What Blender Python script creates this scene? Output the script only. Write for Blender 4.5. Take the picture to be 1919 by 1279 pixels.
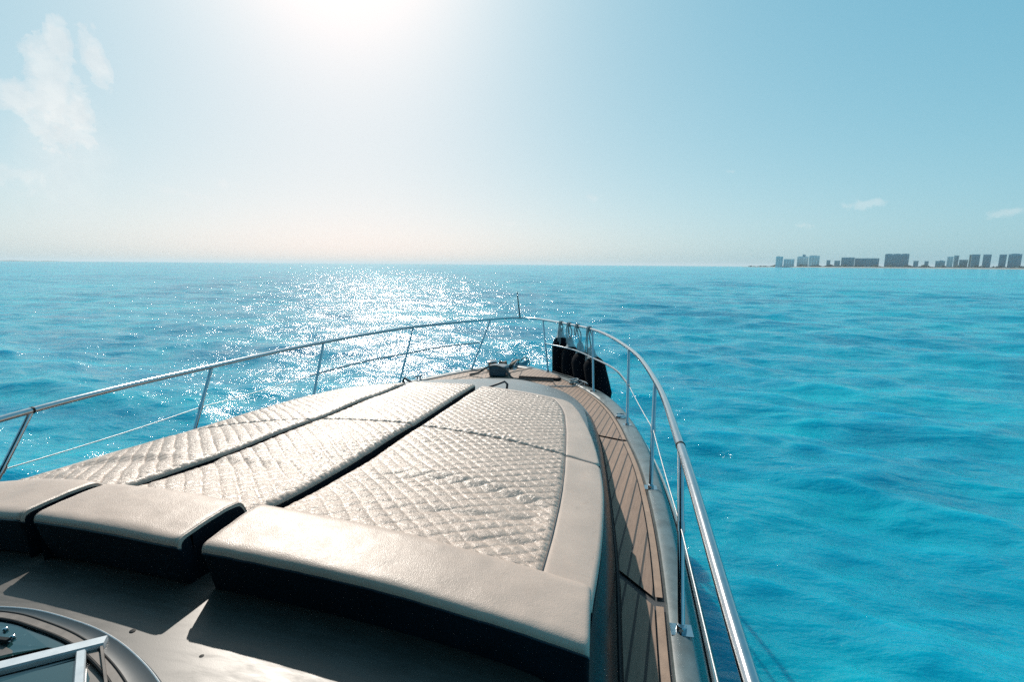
import bpy, math, random
import numpy as np
from mathutils import Matrix, Vector

random.seed(4)
rng = np.random.default_rng(11)
sc = bpy.context.scene
for o in list(bpy.data.objects):
    bpy.data.objects.remove(o)
col = sc.collection

# ------------------------------------------------------------------ frames
# Boat frame: x starboard, y forward, z up, metres. The boat heels one degree, so its frame is turned
# against the world frame (z up, water at 0) by HEEL and lifted by CAM_H.
CAM_H = 3.45
HEEL = Matrix(((0.99984278, 0.00000645, -0.01773185), (0.0, 0.99999993, 0.00036363), (0.01773185, -0.00036357, 0.99984271))).to_4x4()
BOAT = Matrix.Translation((0, 0, CAM_H)) @ HEEL

# ------------------------------------------------------------------ camera
cam_d = bpy.data.cameras.new('camera')
cam = bpy.data.objects.new('camera', cam_d)
col.objects.link(cam)
cam_d.sensor_width = 36.0
cam_d.lens = 16.884
cam_d.clip_start = 0.05
cam_d.clip_end = 60000
r_ = Vector((0.98352661, 0.18060934, 0.00746126))
f_ = Vector((-0.17719637, 0.97145640, -0.15771461))
u_ = Vector((-0.03573302, 0.15379441, 0.98745655))
cam.matrix_world = Matrix(((r_.x, u_.x, -f_.x, 1.597023), (r_.y, u_.y, -f_.y, 0.0), (r_.z, u_.z, -f_.z, CAM_H + 0.028323), (0, 0, 0, 1)))
sc.camera = cam

# ------------------------------------------------------------------ world, sun, exposure
SUN_EL = math.radians(37.4)
SUN_AZ = math.radians(-28.8)          # from +Y towards +X
SUN_DIR = Vector((math.sin(SUN_AZ) * math.cos(SUN_EL), math.cos(SUN_AZ) * math.cos(SUN_EL), math.sin(SUN_EL)))
world = bpy.data.worlds.new('World')
sc.world = world
world.use_nodes = True
wt = world.node_tree
wt.nodes.clear()


def N(t, kind, **kw):
    n = t.nodes.new(kind)
    for k, v in kw.items():
        if k == 'inp':
            for a, b in v.items():
                n.inputs[a].default_value = b
        else:
            setattr(n, k, v)
    return n


def math_node(t, op, a, b=None, c=None, clamp=False):
    n = t.nodes.new('ShaderNodeMath')
    n.operation = op
    n.use_clamp = clamp
    for i, v in enumerate((a, b, c)):
        if v is None:
            continue
        if isinstance(v, (int, float)):
            n.inputs[i].default_value = v
        else:
            t.links.new(v, n.inputs[i])
    return n.outputs[0]


def ramp(t, fac, stops, interp='LINEAR'):
    n = t.nodes.new('ShaderNodeValToRGB')
    n.color_ramp.interpolation = interp
    els = n.color_ramp.elements
    while len(els) < len(stops):
        els.new(0.5)
    for e, (p, c) in zip(els, stops):
        e.position = p
        e.color = c if len(c) == 4 else (*c, 1)
    t.links.new(fac, n.inputs[0])
    return n.outputs[0]


def mix(t, fac, a, b, mode='MIX'):
    n = t.nodes.new('ShaderNodeMix')
    n.data_type = 'RGBA'
    n.blend_type = mode
    for i, v in ((0, fac), (6, a), (7, b)):
        if isinstance(v, (int, float)):
            n.inputs[i].default_value = v
        elif isinstance(v, tuple):
            n.inputs[i].default_value = v if len(v) == 4 else (*v, 1)
        else:
            t.links.new(v, n.inputs[i])
    return n.outputs[2]


sky = N(wt, 'ShaderNodeTexSky', sky_type='NISHITA', sun_disc=False, sun_elevation=SUN_EL, sun_rotation=SUN_AZ,
        altitude=0.0, air_density=1.0, dust_density=1.0, ozone_density=2.0)
tc = N(wt, 'ShaderNodeTexCoord')
geo = tc.outputs['Generated']
nrm = N(wt, 'ShaderNodeVectorMath', operation='NORMALIZE')
wt.links.new(geo, nrm.inputs[0])
sunv = N(wt, 'ShaderNodeVectorMath', operation='DOT_PRODUCT')
wt.links.new(nrm.outputs[0], sunv.inputs[0])
sunv.inputs[1].default_value = SUN_DIR
ang = math_node(wt, 'ARCCOSINE', sunv.outputs['Value'])           # angle from the sun, radians
sep = N(wt, 'ShaderNodeSeparateXYZ')
wt.links.new(nrm.outputs[0], sep.inputs[0])
elev = math_node(wt, 'ARCSINE', sep.outputs['Z'])
azim = math_node(wt, 'ARCTAN2', sep.outputs['X'], sep.outputs['Y'])
# sea haze pales the sky towards the horizon and around the sun; the grade leans to teal as in the photograph
halo = math_node(wt, 'EXPONENT', math_node(wt, 'MULTIPLY', math_node(wt, 'POWER', ang, 2.0), -1.0 / 0.35 ** 2))
low = math_node(wt, 'EXPONENT', math_node(wt, 'MULTIPLY', math_node(wt, 'MAXIMUM', elev, 0.0), -10.0))
srgb = N(wt, 'ShaderNodeSeparateColor')
wt.links.new(sky.outputs[0], srgb.inputs[0])
crgb = N(wt, 'ShaderNodeCombineColor')
for i, (ka, kg, kb, kl) in enumerate(((0.985, 1.0, -0.47, -0.15), (2.880, 0.475, -0.08, 0.12), (3.800, 0.336, 0.09, 0.16))):
    ex = math_node(wt, 'EXPONENT', math_node(wt, 'ADD', math_node(wt, 'MULTIPLY', low, kb), math_node(wt, 'MULTIPLY', halo, kl)))
    wt.links.new(math_node(wt, 'MULTIPLY', math_node(wt, 'MULTIPLY', math_node(wt, 'POWER', srgb.outputs[i], kg), ka), ex), crgb.inputs[i])

# clouds, laid out by compass direction
cv = N(wt, 'ShaderNodeCombineXYZ')
wt.links.new(azim, cv.inputs[0]); wt.links.new(elev, cv.inputs[1])


def fbm(scale, detail, rough=0.55, off=(0, 0, 0), dist=0.0):
    m = N(wt, 'ShaderNodeVectorMath', operation='ADD')
    wt.links.new(cv.outputs[0], m.inputs[0]); m.inputs[1].default_value = off
    n = N(wt, 'ShaderNodeTexNoise', inp={'Scale': scale, 'Detail': detail, 'Roughness': rough, 'Distortion': dist})
    wt.links.new(m.outputs[0], n.inputs['Vector'])
    return n.outputs['Fac']


def blob(az, el, ra, re, tilt=0.0):
    ca, sa = math.cos(math.radians(tilt)), math.sin(math.radians(tilt))
    dx = math_node(wt, 'SUBTRACT', azim, math.radians(az))
    dy = math_node(wt, 'SUBTRACT', elev, math.radians(el))
    px = math_node(wt, 'ADD', math_node(wt, 'MULTIPLY', dx, ca), math_node(wt, 'MULTIPLY', dy, sa))
    py = math_node(wt, 'SUBTRACT', math_node(wt, 'MULTIPLY', dy, ca), math_node(wt, 'MULTIPLY', dx, sa))
    qx = math_node(wt, 'POWER', math_node(wt, 'ABSOLUTE', math_node(wt, 'DIVIDE', px, math.radians(ra))), 2.0)
    qy = math_node(wt, 'POWER', math_node(wt, 'ABSOLUTE', math_node(wt, 'DIVIDE', py, math.radians(re))), 2.0)
    return math_node(wt, 'SUBTRACT', 1.0, math_node(wt, 'SQRT', math_node(wt, 'ADD', qx, qy)))


def mx(*a):
    r = a[0]
    for b in a[1:]:
        r = math_node(wt, 'MAXIMUM', r, b)
    return r


big = mx(blob(-52.3, 13.8, 2.1, 3.9, 0), blob(-49.3, 16.6, 1.0, 2.5, 8), blob(-51.6, 17.4, 0.9, 1.7, 0), blob(-54.4, 12.9, 1.7, 1.4, 0), blob(-50.8, 13.0, 1.2, 2.8, 0))
small = mx(blob(-40.2, 7.7, 1.5, 0.5), blob(-43.5, 6.4, 2.6, 0.5, -12), blob(-55.6, 6.6, 1.9, 1.5), blob(-1.3, 7.6, 1.2, 0.5), blob(25.1, 5.9, 1.9, 0.45, 4),
           blob(13.1, 9.7, 0.6, 0.25), blob(34.8, 4.5, 1.4, 0.5), blob(-11.0, 4.7, 1.8, 0.35), blob(-17.3, 3.7, 1.2, 0.3), blob(-42.0, 4.6, 2.4, 0.5), blob(20.0, 4.0, 1.0, 0.5))
n1 = fbm(15.0, 9.0, 0.60, (3.1, 0.4, 0))
n2 = fbm(42.0, 8.0, 0.62, (1.0, 2.2, 0), 0.4)
n3 = fbm(50.0, 9.0, 0.66, (5.3, 1.7, 0), 0.5)
d1 = math_node(wt, 'ADD', math_node(wt, 'ADD', math_node(wt, 'MULTIPLY', big, 1.15), math_node(wt, 'MULTIPLY', math_node(wt, 'SUBTRACT', n1, 0.48), 2.2)), math_node(wt, 'MULTIPLY', math_node(wt, 'SUBTRACT', n3, 0.5), 1.6))
d2 = math_node(wt, 'ADD', math_node(wt, 'MULTIPLY', small, 0.7), math_node(wt, 'MULTIPLY', math_node(wt, 'SUBTRACT', n2, 0.50), 3.0))
m1 = ramp(wt, math_node(wt, 'MULTIPLY_ADD', d1, 0.5, 0.5), [(0.48, (0, 0, 0)), (0.60, (0.55, 0.55, 0.55)), (0.85, (1, 1, 1))], 'EASE')
m2 = ramp(wt, math_node(wt, 'MULTIPLY_ADD', d2, 0.5, 0.5), [(0.5, (0, 0, 0)), (0.85, (1, 1, 1))], 'EASE')
veil = ramp(wt, math_node(wt, 'ADD', math_node(wt, 'MULTIPLY', blob(-52.5, 8.0, 5.0, 7.5), 0.8), math_node(wt, 'MULTIPLY', math_node(wt, 'SUBTRACT', fbm(8, 5), 0.5), 0.9)),
            [(0.0, (0, 0, 0)), (0.9, (1, 1, 1))], 'EASE')
cover = math_node(wt, 'ADD', math_node(wt, 'ADD', math_node(wt, 'MULTIPLY', m1, 0.54), math_node(wt, 'MULTIPLY', m2, 0.25)), math_node(wt, 'MULTIPLY', veil, 0.35), clamp=True)
shade = ramp(wt, fbm(30.0, 6.0, 0.6, (0.03, 0.05, 0)), [(0.35, (8.0, 8.3, 8.4)), (0.62, (9.5, 9.5, 9.3))])
final = mix(wt, cover, crgb.outputs[0], shade)
bg = N(wt, 'ShaderNodeBackground', inp={'Strength': 0.1})
wt.links.new(final, bg.inputs['Color'])
wo = N(wt, 'ShaderNodeOutputWorld')
wt.links.new(bg.outputs[0], wo.inputs[0])

sun_d = bpy.data.lights.new('sun', 'SUN')
sun_d.energy = 4.8
sun_d.angle = math.radians(0.55)
sun_d.color = (1.0, 0.92, 0.82)
sun = bpy.data.objects.new('sun', sun_d)
col.objects.link(sun)
sun.rotation_euler = (-SUN_DIR).to_track_quat('-Z', 'Y').to_euler()

sc.view_settings.view_transform = 'Standard'
sc.view_settings.look = 'None'
sc.view_settings.exposure = 0.0
sc.view_settings.gamma = 1.0
sc.cycles.use_denoising = False
sc.cycles.max_bounces = 6
sc.cycles.diffuse_bounces = 3
sc.cycles.glossy_bounces = 4
sc.cycles.volume_bounces = 0
sc.cycles.sample_clamp_indirect = 6
sc.cycles.caustics_reflective = False
sc.cycles.caustics_refractive = False

# ------------------------------------------------------------------ materials
MATS = {}


def newmat(name):
    m = bpy.data.materials.new(name)
    m.use_nodes = True
    t = m.node_tree
    t.nodes.clear()
    p = N(t, 'ShaderNodeBsdfPrincipled')
    o = N(t, 'ShaderNodeOutputMaterial')
    t.links.new(p.outputs[0], o.inputs[0])
    MATS[name] = m
    return m, t, p


def noise(t, vec, scale, detail=4.0, rough=0.5, dist=0.0):
    n = N(t, 'ShaderNodeTexNoise', inp={'Scale': scale, 'Detail': detail, 'Roughness': rough, 'Distortion': dist})
    if vec is not None:
        t.links.new(vec, n.inputs['Vector'])
    return n.outputs['Fac']


def objco(t):
    return N(t, 'ShaderNodeTexCoord').outputs['Object']


def bump(t, p, h, strength, dist, prev=None):
    b = N(t, 'ShaderNodeBump', inp={'Strength': strength, 'Distance': dist})
    t.links.new(h, b.inputs['Height'])
    if prev is not None:
        t.links.new(prev, b.inputs['Normal'])
    t.links.new(b.outputs[0], p.inputs['Normal'])
    return b.outputs[0]


def simple(name, c, rough=0.5, metal=0.0, var=0.12, scale=6.0, bmp=0.0, bscale=200.0, coat=0.0, spec=0.5, rvar=0.1):
    m, t, p = newmat(name)
    oc = objco(t)
    nz = noise(t, oc, scale, 5, 0.6)
    dark = tuple(x * (1 - var) for x in c)
    lite = tuple(min(1, x * (1 + var)) for x in c)
    t.links.new(ramp(t, nz, [(0.3, dark), (0.7, lite)]), p.inputs['Base Color'])
    rr = math_node(t, 'MULTIPLY_ADD', noise(t, oc, scale * 2.3, 6, 0.65), rvar * 2, rough - rvar)
    t.links.new(rr, p.inputs['Roughness'])
    p.inputs['Metallic'].default_value = metal
    p.inputs['Coat Weight'].default_value = coat
    p.inputs['Specular IOR Level'].default_value = spec
    if bmp:
        bump(t, p, noise(t, oc, bscale, 4, 0.6), bmp, 0.004)
    return m


def vinyl(name, c, quilt=False):
    m, t, p = newmat(name)
    oc = objco(t)
    wear = noise(t, oc, 3.2, 6, 0.62)
    c1 = ramp(t, wear, [(0.3, tuple(x * 0.88 for x in c)), (0.7, tuple(min(1, x * 1.06) for x in c))])
    stain = ramp(t, noise(t, oc, 11.0, 8, 0.7, 0.6), [(0.60, (1, 1, 1)), (0.80, (0.84, 0.80, 0.76))])
    t.links.new(mix(t, 1.0, c1, stain, 'MULTIPLY'), p.inputs['Base Color'])
    t.links.new(math_node(t, 'MULTIPLY_ADD', noise(t, oc, 18, 6, 0.65), 0.30, 0.20 if quilt else 0.28), p.inputs['Roughness'])
    p.inputs['Specular IOR Level'].default_value = 0.55
    vor = N(t, 'ShaderNodeTexVoronoi', feature='DISTANCE_TO_EDGE', inp={'Scale': 190.0 if not quilt else 150.0, 'Randomness': 1.0})
    t.links.new(oc, vor.inputs['Vector'])
    cell = ramp(t, vor.outputs['Distance'], [(0.0, (0, 0, 0)), (0.25, (1, 1, 1))])
    b1 = bump(t, p, cell, 0.25, 0.0012)
    crease = noise(t, oc, 26.0 if not quilt else 45.0, 7, 0.62, 1.2)
    b2 = bump(t, p, crease, 0.50 if quilt else 0.11, 0.010, b1)
    return m


vinyl('cream_vinyl', (0.50, 0.375, 0.305))
vinyl('quilted_vinyl', (0.48, 0.36, 0.29), True)
simple('navy_shade_fabric', (0.003, 0.009, 0.015), 0.75, bmp=0.3, bscale=400, var=0.3, spec=0.12)  # navy side fabric; its near-black tone also stands in for shade on the bolsters
simple('navy_piping', (0.010, 0.022, 0.035), 0.45, spec=0.4)
m_, t_, p_ = newmat('shade_gelcoat')  # cabin gelcoat, rear part: shade put into a near-black base colour
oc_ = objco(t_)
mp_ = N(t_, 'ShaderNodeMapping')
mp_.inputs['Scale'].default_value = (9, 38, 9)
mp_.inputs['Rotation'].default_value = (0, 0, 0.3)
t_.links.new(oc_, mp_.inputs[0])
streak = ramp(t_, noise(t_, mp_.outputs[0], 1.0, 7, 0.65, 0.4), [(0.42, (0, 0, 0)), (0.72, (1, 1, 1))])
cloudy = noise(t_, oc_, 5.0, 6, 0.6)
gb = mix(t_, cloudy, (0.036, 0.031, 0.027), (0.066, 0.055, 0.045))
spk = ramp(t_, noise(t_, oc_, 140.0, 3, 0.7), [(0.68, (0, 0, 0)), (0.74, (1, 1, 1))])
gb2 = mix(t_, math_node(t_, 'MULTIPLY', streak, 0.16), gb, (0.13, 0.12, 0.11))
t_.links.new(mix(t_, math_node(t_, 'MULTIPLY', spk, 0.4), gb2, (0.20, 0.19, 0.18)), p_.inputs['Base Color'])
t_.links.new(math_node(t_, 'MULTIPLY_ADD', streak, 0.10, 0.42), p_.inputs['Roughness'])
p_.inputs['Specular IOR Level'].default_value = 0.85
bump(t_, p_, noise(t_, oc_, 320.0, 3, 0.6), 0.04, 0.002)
simple('sunlit_gelcoat', (0.15, 0.168, 0.175), 0.42, var=0.10, scale=4.0, rvar=0.08, bmp=0.06, bscale=60, spec=0.5)  # the same cabin gelcoat in a paler tone, standing for the sunlit nose
simple('cap_gelcoat', (0.10, 0.132, 0.14), 0.40, var=0.30, scale=9.0, coat=0.1, rvar=0.15, bmp=0.08, bscale=90)
simple('hull_navy', (0.003, 0.014, 0.022), 0.30, var=0.2, spec=0.35)
simple('dark_glazing', (0.002, 0.004, 0.007), 0.25, var=0.2, spec=0.12)
simple('dark_deck', (0.012, 0.018, 0.024), 0.55, var=0.3, bmp=0.3)
simple('rub_steel', (0.62, 0.60, 0.57), 0.22, metal=0.9, var=0.1)
simple('steel', (0.46, 0.50, 0.53), 0.15, metal=1.0, var=0.08, rvar=0.07, scale=30)
simple('brushed_steel', (0.62, 0.64, 0.66), 0.30, metal=0.9, var=0.12, rvar=0.12, scale=24)
simple('steel_wire', (0.30, 0.32, 0.33), 0.45, metal=0.8, bmp=0.3, bscale=500)
simple('black_fender', (0.002, 0.004, 0.007), 0.85, var=0.3, bmp=0.5, bscale=260, spec=0.08)
simple('grey_rope', (0.30, 0.33, 0.34), 0.85, var=0.3, scale=60, bmp=0.8, bscale=350, spec=0.2)
simple('pale_canvas', (0.36, 0.40, 0.41), 0.8, var=0.25, scale=20, bmp=0.5, bscale=120, spec=0.2)
simple('dark_rope', (0.07, 0.075, 0.075), 0.8, var=0.35, scale=60, bmp=0.8, bscale=300, spec=0.2)
simple('rust_chain', (0.16, 0.075, 0.045), 0.8, var=0.5, scale=40, bmp=0.8, bscale=120)
simple('windlass_blue', (0.010, 0.050, 0.075), 0.35, var=0.2, coat=0.3)
simple('anchor_steel', (0.10, 0.24, 0.30), 0.35, metal=0.6, var=0.3, scale=20)
simple('shank_steel', (0.34, 0.24, 0.17), 0.5, metal=0.5, var=0.35, scale=20)
simple('channel_grey', (0.02, 0.038, 0.05), 0.45, var=0.2, scale=5, spec=0.3)
simple('seal_black', (0.004, 0.008, 0.011), 0.6, var=0.2, spec=0.2)
simple('brown_trim', (0.15, 0.125, 0.11), 0.5, var=0.3, scale=24)
simple('frame_steel', (0.66, 0.68, 0.70), 0.30, metal=0.35, var=0.1, rvar=0.1, scale=12)
simple('plain_teak', (0.27, 0.178, 0.125), 0.62, var=0.2, scale=14, bmp=0.25, bscale=120)


def teak(name, ang, width=0.067):
    m, t, p = newmat(name)
    oc = objco(t)
    s = N(t, 'ShaderNodeSeparateXYZ')
    t.links.new(oc, s.inputs[0])
    ca, sa = math.cos(math.radians(ang)), math.sin(math.radians(ang))
    across = math_node(t, 'SUBTRACT', math_node(t, 'MULTIPLY', s.outputs[0], ca), math_node(t, 'MULTIPLY', s.outputs[1], sa))
    along = math_node(t, 'ADD', math_node(t, 'MULTIPLY', s.outputs[0], sa), math_node(t, 'MULTIPLY', s.outputs[1], ca))
    q = math_node(t, 'DIVIDE', across, width)
    fr = math_node(t, 'FRACT', math_node(t, 'ADD', q, 100.0))
    idx = math_node(t, 'FLOOR', math_node(t, 'ADD', q, 100.0))
    line = math_node(t, 'LESS_THAN', math_node(t, 'ABSOLUTE', math_node(t, 'SUBTRACT', fr, 0.5)), 0.085)
    wn = N(t, 'ShaderNodeTexWhiteNoise', noise_dimensions='1D')
    t.links.new(idx, wn.inputs['W'])
    cv_ = N(t, 'ShaderNodeCombineXYZ')
    t.links.new(math_node(t, 'MULTIPLY', across, 12.0), cv_.inputs[0])
    t.links.new(along, cv_.inputs[1])
    t.links.new(math_node(t, 'MULTIPLY', wn.outputs[0], 30.0), cv_.inputs[2])
    grain = noise(t, cv_.outputs[0], 9.0, 7, 0.65)
    base = ramp(t, grain, [(0.25, (0.165, 0.098, 0.066)), (0.75, (0.30, 0.19, 0.132))])
    pl = ramp(t, wn.outputs[0], [(0.0, (0.86, 0.86, 0.86)), (1.0, (1.08, 1.06, 1.04))])
    wood = mix(t, 1.0, base, pl, 'MULTIPLY')
    t.links.new(mix(t, line, wood, (0.002, 0.002, 0.003)), p.inputs['Base Color'])
    p.inputs['Roughness'].default_value = 0.6
    bump(t, p, math_node(t, 'MULTIPLY_ADD', line, -1.0, grain), 0.4, 0.002)
    return m


teak('teak_starboard', 9.0)
teak('teak_port', -9.0)


def glass(name):
    m, t, p = newmat(name)
    oc = objco(t)
    spots = ramp(t, noise(t, oc, 60, 5, 0.7), [(0.64, (0.012, 0.045, 0.05)), (0.72, (0.10, 0.16, 0.16))])
    t.links.new(spots, p.inputs['Base Color'])
    p.inputs['Roughness'].default_value = 0.05
    p.inputs['Coat Weight'].default_value = 1.0
    p.inputs['Specular IOR Level'].default_value = 0.9
    return m


glass('window_glass')


def water():
    m, t, p = newmat('sea_water')
    g = N(t, 'ShaderNodeNewGeometry')
    pos = g.outputs['Position']

    def mapped(sx, sy, rot):
        mp = N(t, 'ShaderNodeMapping')
        mp.inputs['Scale'].default_value = (sx, sy, 1)
        mp.inputs['Rotation'].default_value = (0, 0, math.radians(rot))
        t.links.new(pos, mp.inputs[0])
        return mp.outputs[0]
    big_ = noise(t, mapped(1.0, 2.2, 25), 0.020, 5, 0.6, 0.6)
    mid_ = noise(t, mapped(1.0, 1.7, 30), 0.16, 5, 0.62, 0.8)
    k = math_node(t, 'ADD', math_node(t, 'MULTIPLY', big_, 0.45), math_node(t, 'MULTIPLY', mid_, 0.55))
    c = ramp(t, k, [(0.34, (0.0, 0.175, 0.29)), (0.48, (0.0, 0.275, 0.39)), (0.64, (0.0, 0.385, 0.47))])
    t.links.new(c, p.inputs['Base Color'])
    p.inputs['Roughness'].default_value = 0.13
    p.inputs['Subsurface Weight'].default_value = 0.7      # light spreads sideways in the clear water
    p.inputs['Subsurface Radius'].default_value = (0.3, 1.2, 1.5)
    p.inputs['Subsurface Scale'].default_value = 1.0
    p.inputs['IOR'].default_value = 1.37
    h0 = noise(t, mapped(0.6, 1.5, 6), 0.20, 4, 0.6, 0.2)
    h3 = noise(t, mapped(0.55, 1.4, 8), 0.55, 4, 0.6, 0.3)
    h1 = noise(t, mapped(0.6, 1.35, 12), 1.9, 4, 0.6, 0.4)
    h2 = noise(t, mapped(0.7, 1.3, -14), 6.5, 4, 0.62, 0.5)
    h4 = noise(t, mapped(0.8, 1.2, 20), 19.0, 3, 0.6, 0.3)
    b = bump(t, p, h0, 1.0, 0.45)
    b = bump(t, p, h3, 1.0, 0.19, b)
    b = bump(t, p, h1, 1.0, 0.070, b)
    b = bump(t, p, h2, 1.0, 0.028, b)
    b = bump(t, p, h4, 1.0, 0.008, b)
    # waves hide one another at a very low angle, which keeps the far sea from becoming a full mirror
    q = N(t, 'ShaderNodeBsdfPrincipled', inp={'Roughness': 0.5, 'Specular IOR Level': 0.0, 'Subsurface Weight': 0.7, 'Subsurface Radius': (0.3, 1.2, 1.5), 'Subsurface Scale': 1.0})
    t.links.new(c, q.inputs['Base Color'])
    t.links.new(b, q.inputs['Normal'])
    lw = N(t, 'ShaderNodeLayerWeight', inp={'Blend': 0.5})
    ms = N(t, 'ShaderNodeMixShader')
    t.links.new(ramp(t, lw.outputs['Facing'], [(0.86, (0, 0, 0)), (0.985, (0.34, 0.34, 0.34))]), ms.inputs[0])
    t.links.new(p.outputs[0], ms.inputs[1])
    t.links.new(q.outputs[0], ms.inputs[2])
    out = [n for n in t.nodes if n.type == 'OUTPUT_MATERIAL'][0]
    t.links.new(ms.outputs[0], out.inputs[0])
    return m


water()
simple('beach_sand', (0.30, 0.31, 0.28), 0.9, var=0.1, scale=0.02, bmp=0.0)
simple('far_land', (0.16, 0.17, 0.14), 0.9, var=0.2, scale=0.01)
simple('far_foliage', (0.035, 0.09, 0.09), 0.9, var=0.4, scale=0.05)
for nm, c in (('hazed_render_white', (0.80, 0.88, 0.90)), ('hazed_render_grey', (0.38, 0.56, 0.61)), ('render_tan', (0.46, 0.36, 0.28)), ('hazed_render_dark', (0.15, 0.38, 0.47))):  # white, grey and dark carry the blue of distance haze in their colour
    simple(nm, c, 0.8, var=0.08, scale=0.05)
simple('hazed_facade_glass', (0.16, 0.38, 0.46), 0.5, var=0.3, scale=0.2)  # glass tone tinted with the same distance haze

# ------------------------------------------------------------------ builders


def DECK(y):
    return max(-1.88, -1.45 - 0.0581 * float(y))


SHEERED = {'topside', 'hull', 'rub_rail', 'caprail', 'deck', 'teak_panel', 'teak_margin', 'side_trim'}


class MB:
    def __init__(s):
        s.v = []
        s.f = []

    def add(s, vs, fs):
        k = len(s.v)
        s.v += [tuple(map(float, a)) for a in vs]
        s.f += [tuple(i + k for i in f) for f in fs]
        return s

    def box(s, a, b):
        (x0, y0, z0), (x1, y1, z1) = a, b
        return s.add([(x0, y0, z0), (x1, y0, z0), (x1, y1, z0), (x0, y1, z0), (x0, y0, z1), (x1, y0, z1), (x1, y1, z1), (x0, y1, z1)],
                     [(0, 3, 2, 1), (4, 5, 6, 7), (0, 1, 5, 4), (1, 2, 6, 5), (2, 3, 7, 6), (3, 0, 4, 7)])

    def tube(s, pts, r, n=12, closed=False, cap=True):
        pts = [Vector(p) for p in pts]
        m = len(pts)
        rs = r if isinstance(r, (list, tuple)) else [r] * m
        tang = []
        for i in range(m):
            a = pts[(i - 1) % m] if (closed or i > 0) else pts[0]
            b = pts[(i + 1) % m] if (closed or i < m - 1) else pts[-1]
            d = (b - a)
            tang.append(d.normalized() if d.length > 1e-9 else Vector((0, 0, 1)))
        ref = Vector((0, 0, 1)) if abs(tang[0].z) < 0.9 else Vector((1, 0, 0))
        nrm_ = (ref - tang[0] * ref.dot(tang[0])).normalized()
        vs = []
        for i in range(m):
            nrm_ = (nrm_ - tang[i] * nrm_.dot(tang[i])).normalized()
            bn = tang[i].cross(nrm_)
            for k in range(n):
                a = 2 * math.pi * k / n
                vs.append(pts[i] + (nrm_ * math.cos(a) + bn * math.sin(a)) * rs[i])
        fs = []
        for i in range(m if closed else m - 1):
            j = (i + 1) % m
            for k in range(n):
                k2 = (k + 1) % n
                fs.append((i * n + k, i * n + k2, j * n + k2, j * n + k))
        if cap and not closed:
            fs.append(tuple(reversed(range(n))))
            fs.append(tuple((m - 1) * n + k for k in range(n)))
        return s.add(vs, fs)

    def lathe(s, prof, n=24, axis=((0, 0, 0), (0, 0, 1))):
        o = Vector(axis[0])
        d = Vector(axis[1]).normalized()
        ref = Vector((1, 0, 0)) if abs(d.x) < 0.9 else Vector((0, 1, 0))
        a = (ref - d * ref.dot(d)).normalized()
        b = d.cross(a)
        vs = []
        for (r, h) in prof:
            for k in range(n):
                t = 2 * math.pi * k / n
                vs.append(o + d * h + (a * math.cos(t) + b * math.sin(t)) * r)
        fs = []
        for i in range(len(prof) - 1):
            for k in range(n):
                k2 = (k + 1) % n
                fs.append((i * n + k, i * n + k2, (i + 1) * n + k2, (i + 1) * n + k))
        fs.append(tuple(reversed(range(n))))
        fs.append(tuple((len(prof) - 1) * n + k for k in range(n)))
        return s.add(vs, fs)

    def prism(s, poly, z0, z1):
        n = len(poly)
        vs = [(x, y, z0) for x, y in poly] + [(x, y, z1) for x, y in poly]
        fs = [tuple(reversed(range(n))), tuple(range(n, 2 * n))]
        fs += [(i, (i + 1) % n, n + (i + 1) % n, n + i) for i in range(n)]
        return s.add(vs, fs)

    def grid(s, P):
        h, w = P.shape[:2]
        k = len(s.v)
        s.v += [tuple(a) for a in P.reshape(-1, 3).tolist()]
        for i in range(h - 1):
            for j in range(w - 1):
                a = k + i * w + j
                s.f.append((a, a + 1, a + w + 1, a + w))
        return s

    def build(s, name, mat, parent=None, origin=None, smooth=True, bevel=0.0, auto=35):
        if origin is None:
            origin = parent.get('_o', (0, 0, 0)) if parent is not None else (0, 0, 0)
        me = bpy.data.meshes.new(name)
        if name in SHEERED:
            s.v = [(a[0], a[1], a[2] + DECK(a[1]) + 1.88) for a in s.v]
        vs = [(a[0] - origin[0], a[1] - origin[1], a[2] - origin[2]) for a in s.v]
        me.from_pydata(vs, [], s.f)
        me.validate()
        me.update()
        ob = bpy.data.objects.new(name, me)
        col.objects.link(ob)
        me.materials.append(MATS[mat])
        if smooth:
            me.polygons.foreach_set('use_smooth', [True] * len(me.polygons))
            me.set_sharp_from_angle(angle=math.radians(auto))
        if bevel:
            b = ob.modifiers.new('bevel', 'BEVEL')
            b.width = bevel
            b.segments = 3
            b.limit_method = 'ANGLE'
            b.angle_limit = math.radians(40)
        if parent is not None:
            ob.parent = parent
        ob['_o'] = tuple(map(float, origin))
        return ob


def tag(o, label=None, cat=None, group=None, kind=None):
    if label: o['label'] = label
    if cat: o['category'] = cat
    if group: o['group'] = group
    if kind: o['kind'] = kind
    return o


def thing(name, loc, label, cat, group=None, boat=True):
    o = bpy.data.objects.new(name, None)
    o.empty_display_size = 0.1
    col.objects.link(o)
    o.matrix_world = (BOAT if boat else Matrix.Identity(4)) @ Matrix.Translation(loc)
    o['_o'] = tuple(map(float, loc))
    return tag(o, label, cat, group)


def onboard(mb, name, mat, origin, label, cat, group=None, **kw):
    o = mb.build(name, mat, None, origin, **kw)
    o.matrix_world = BOAT @ Matrix.Translation(origin)
    return tag(o, label, cat, group)


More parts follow.
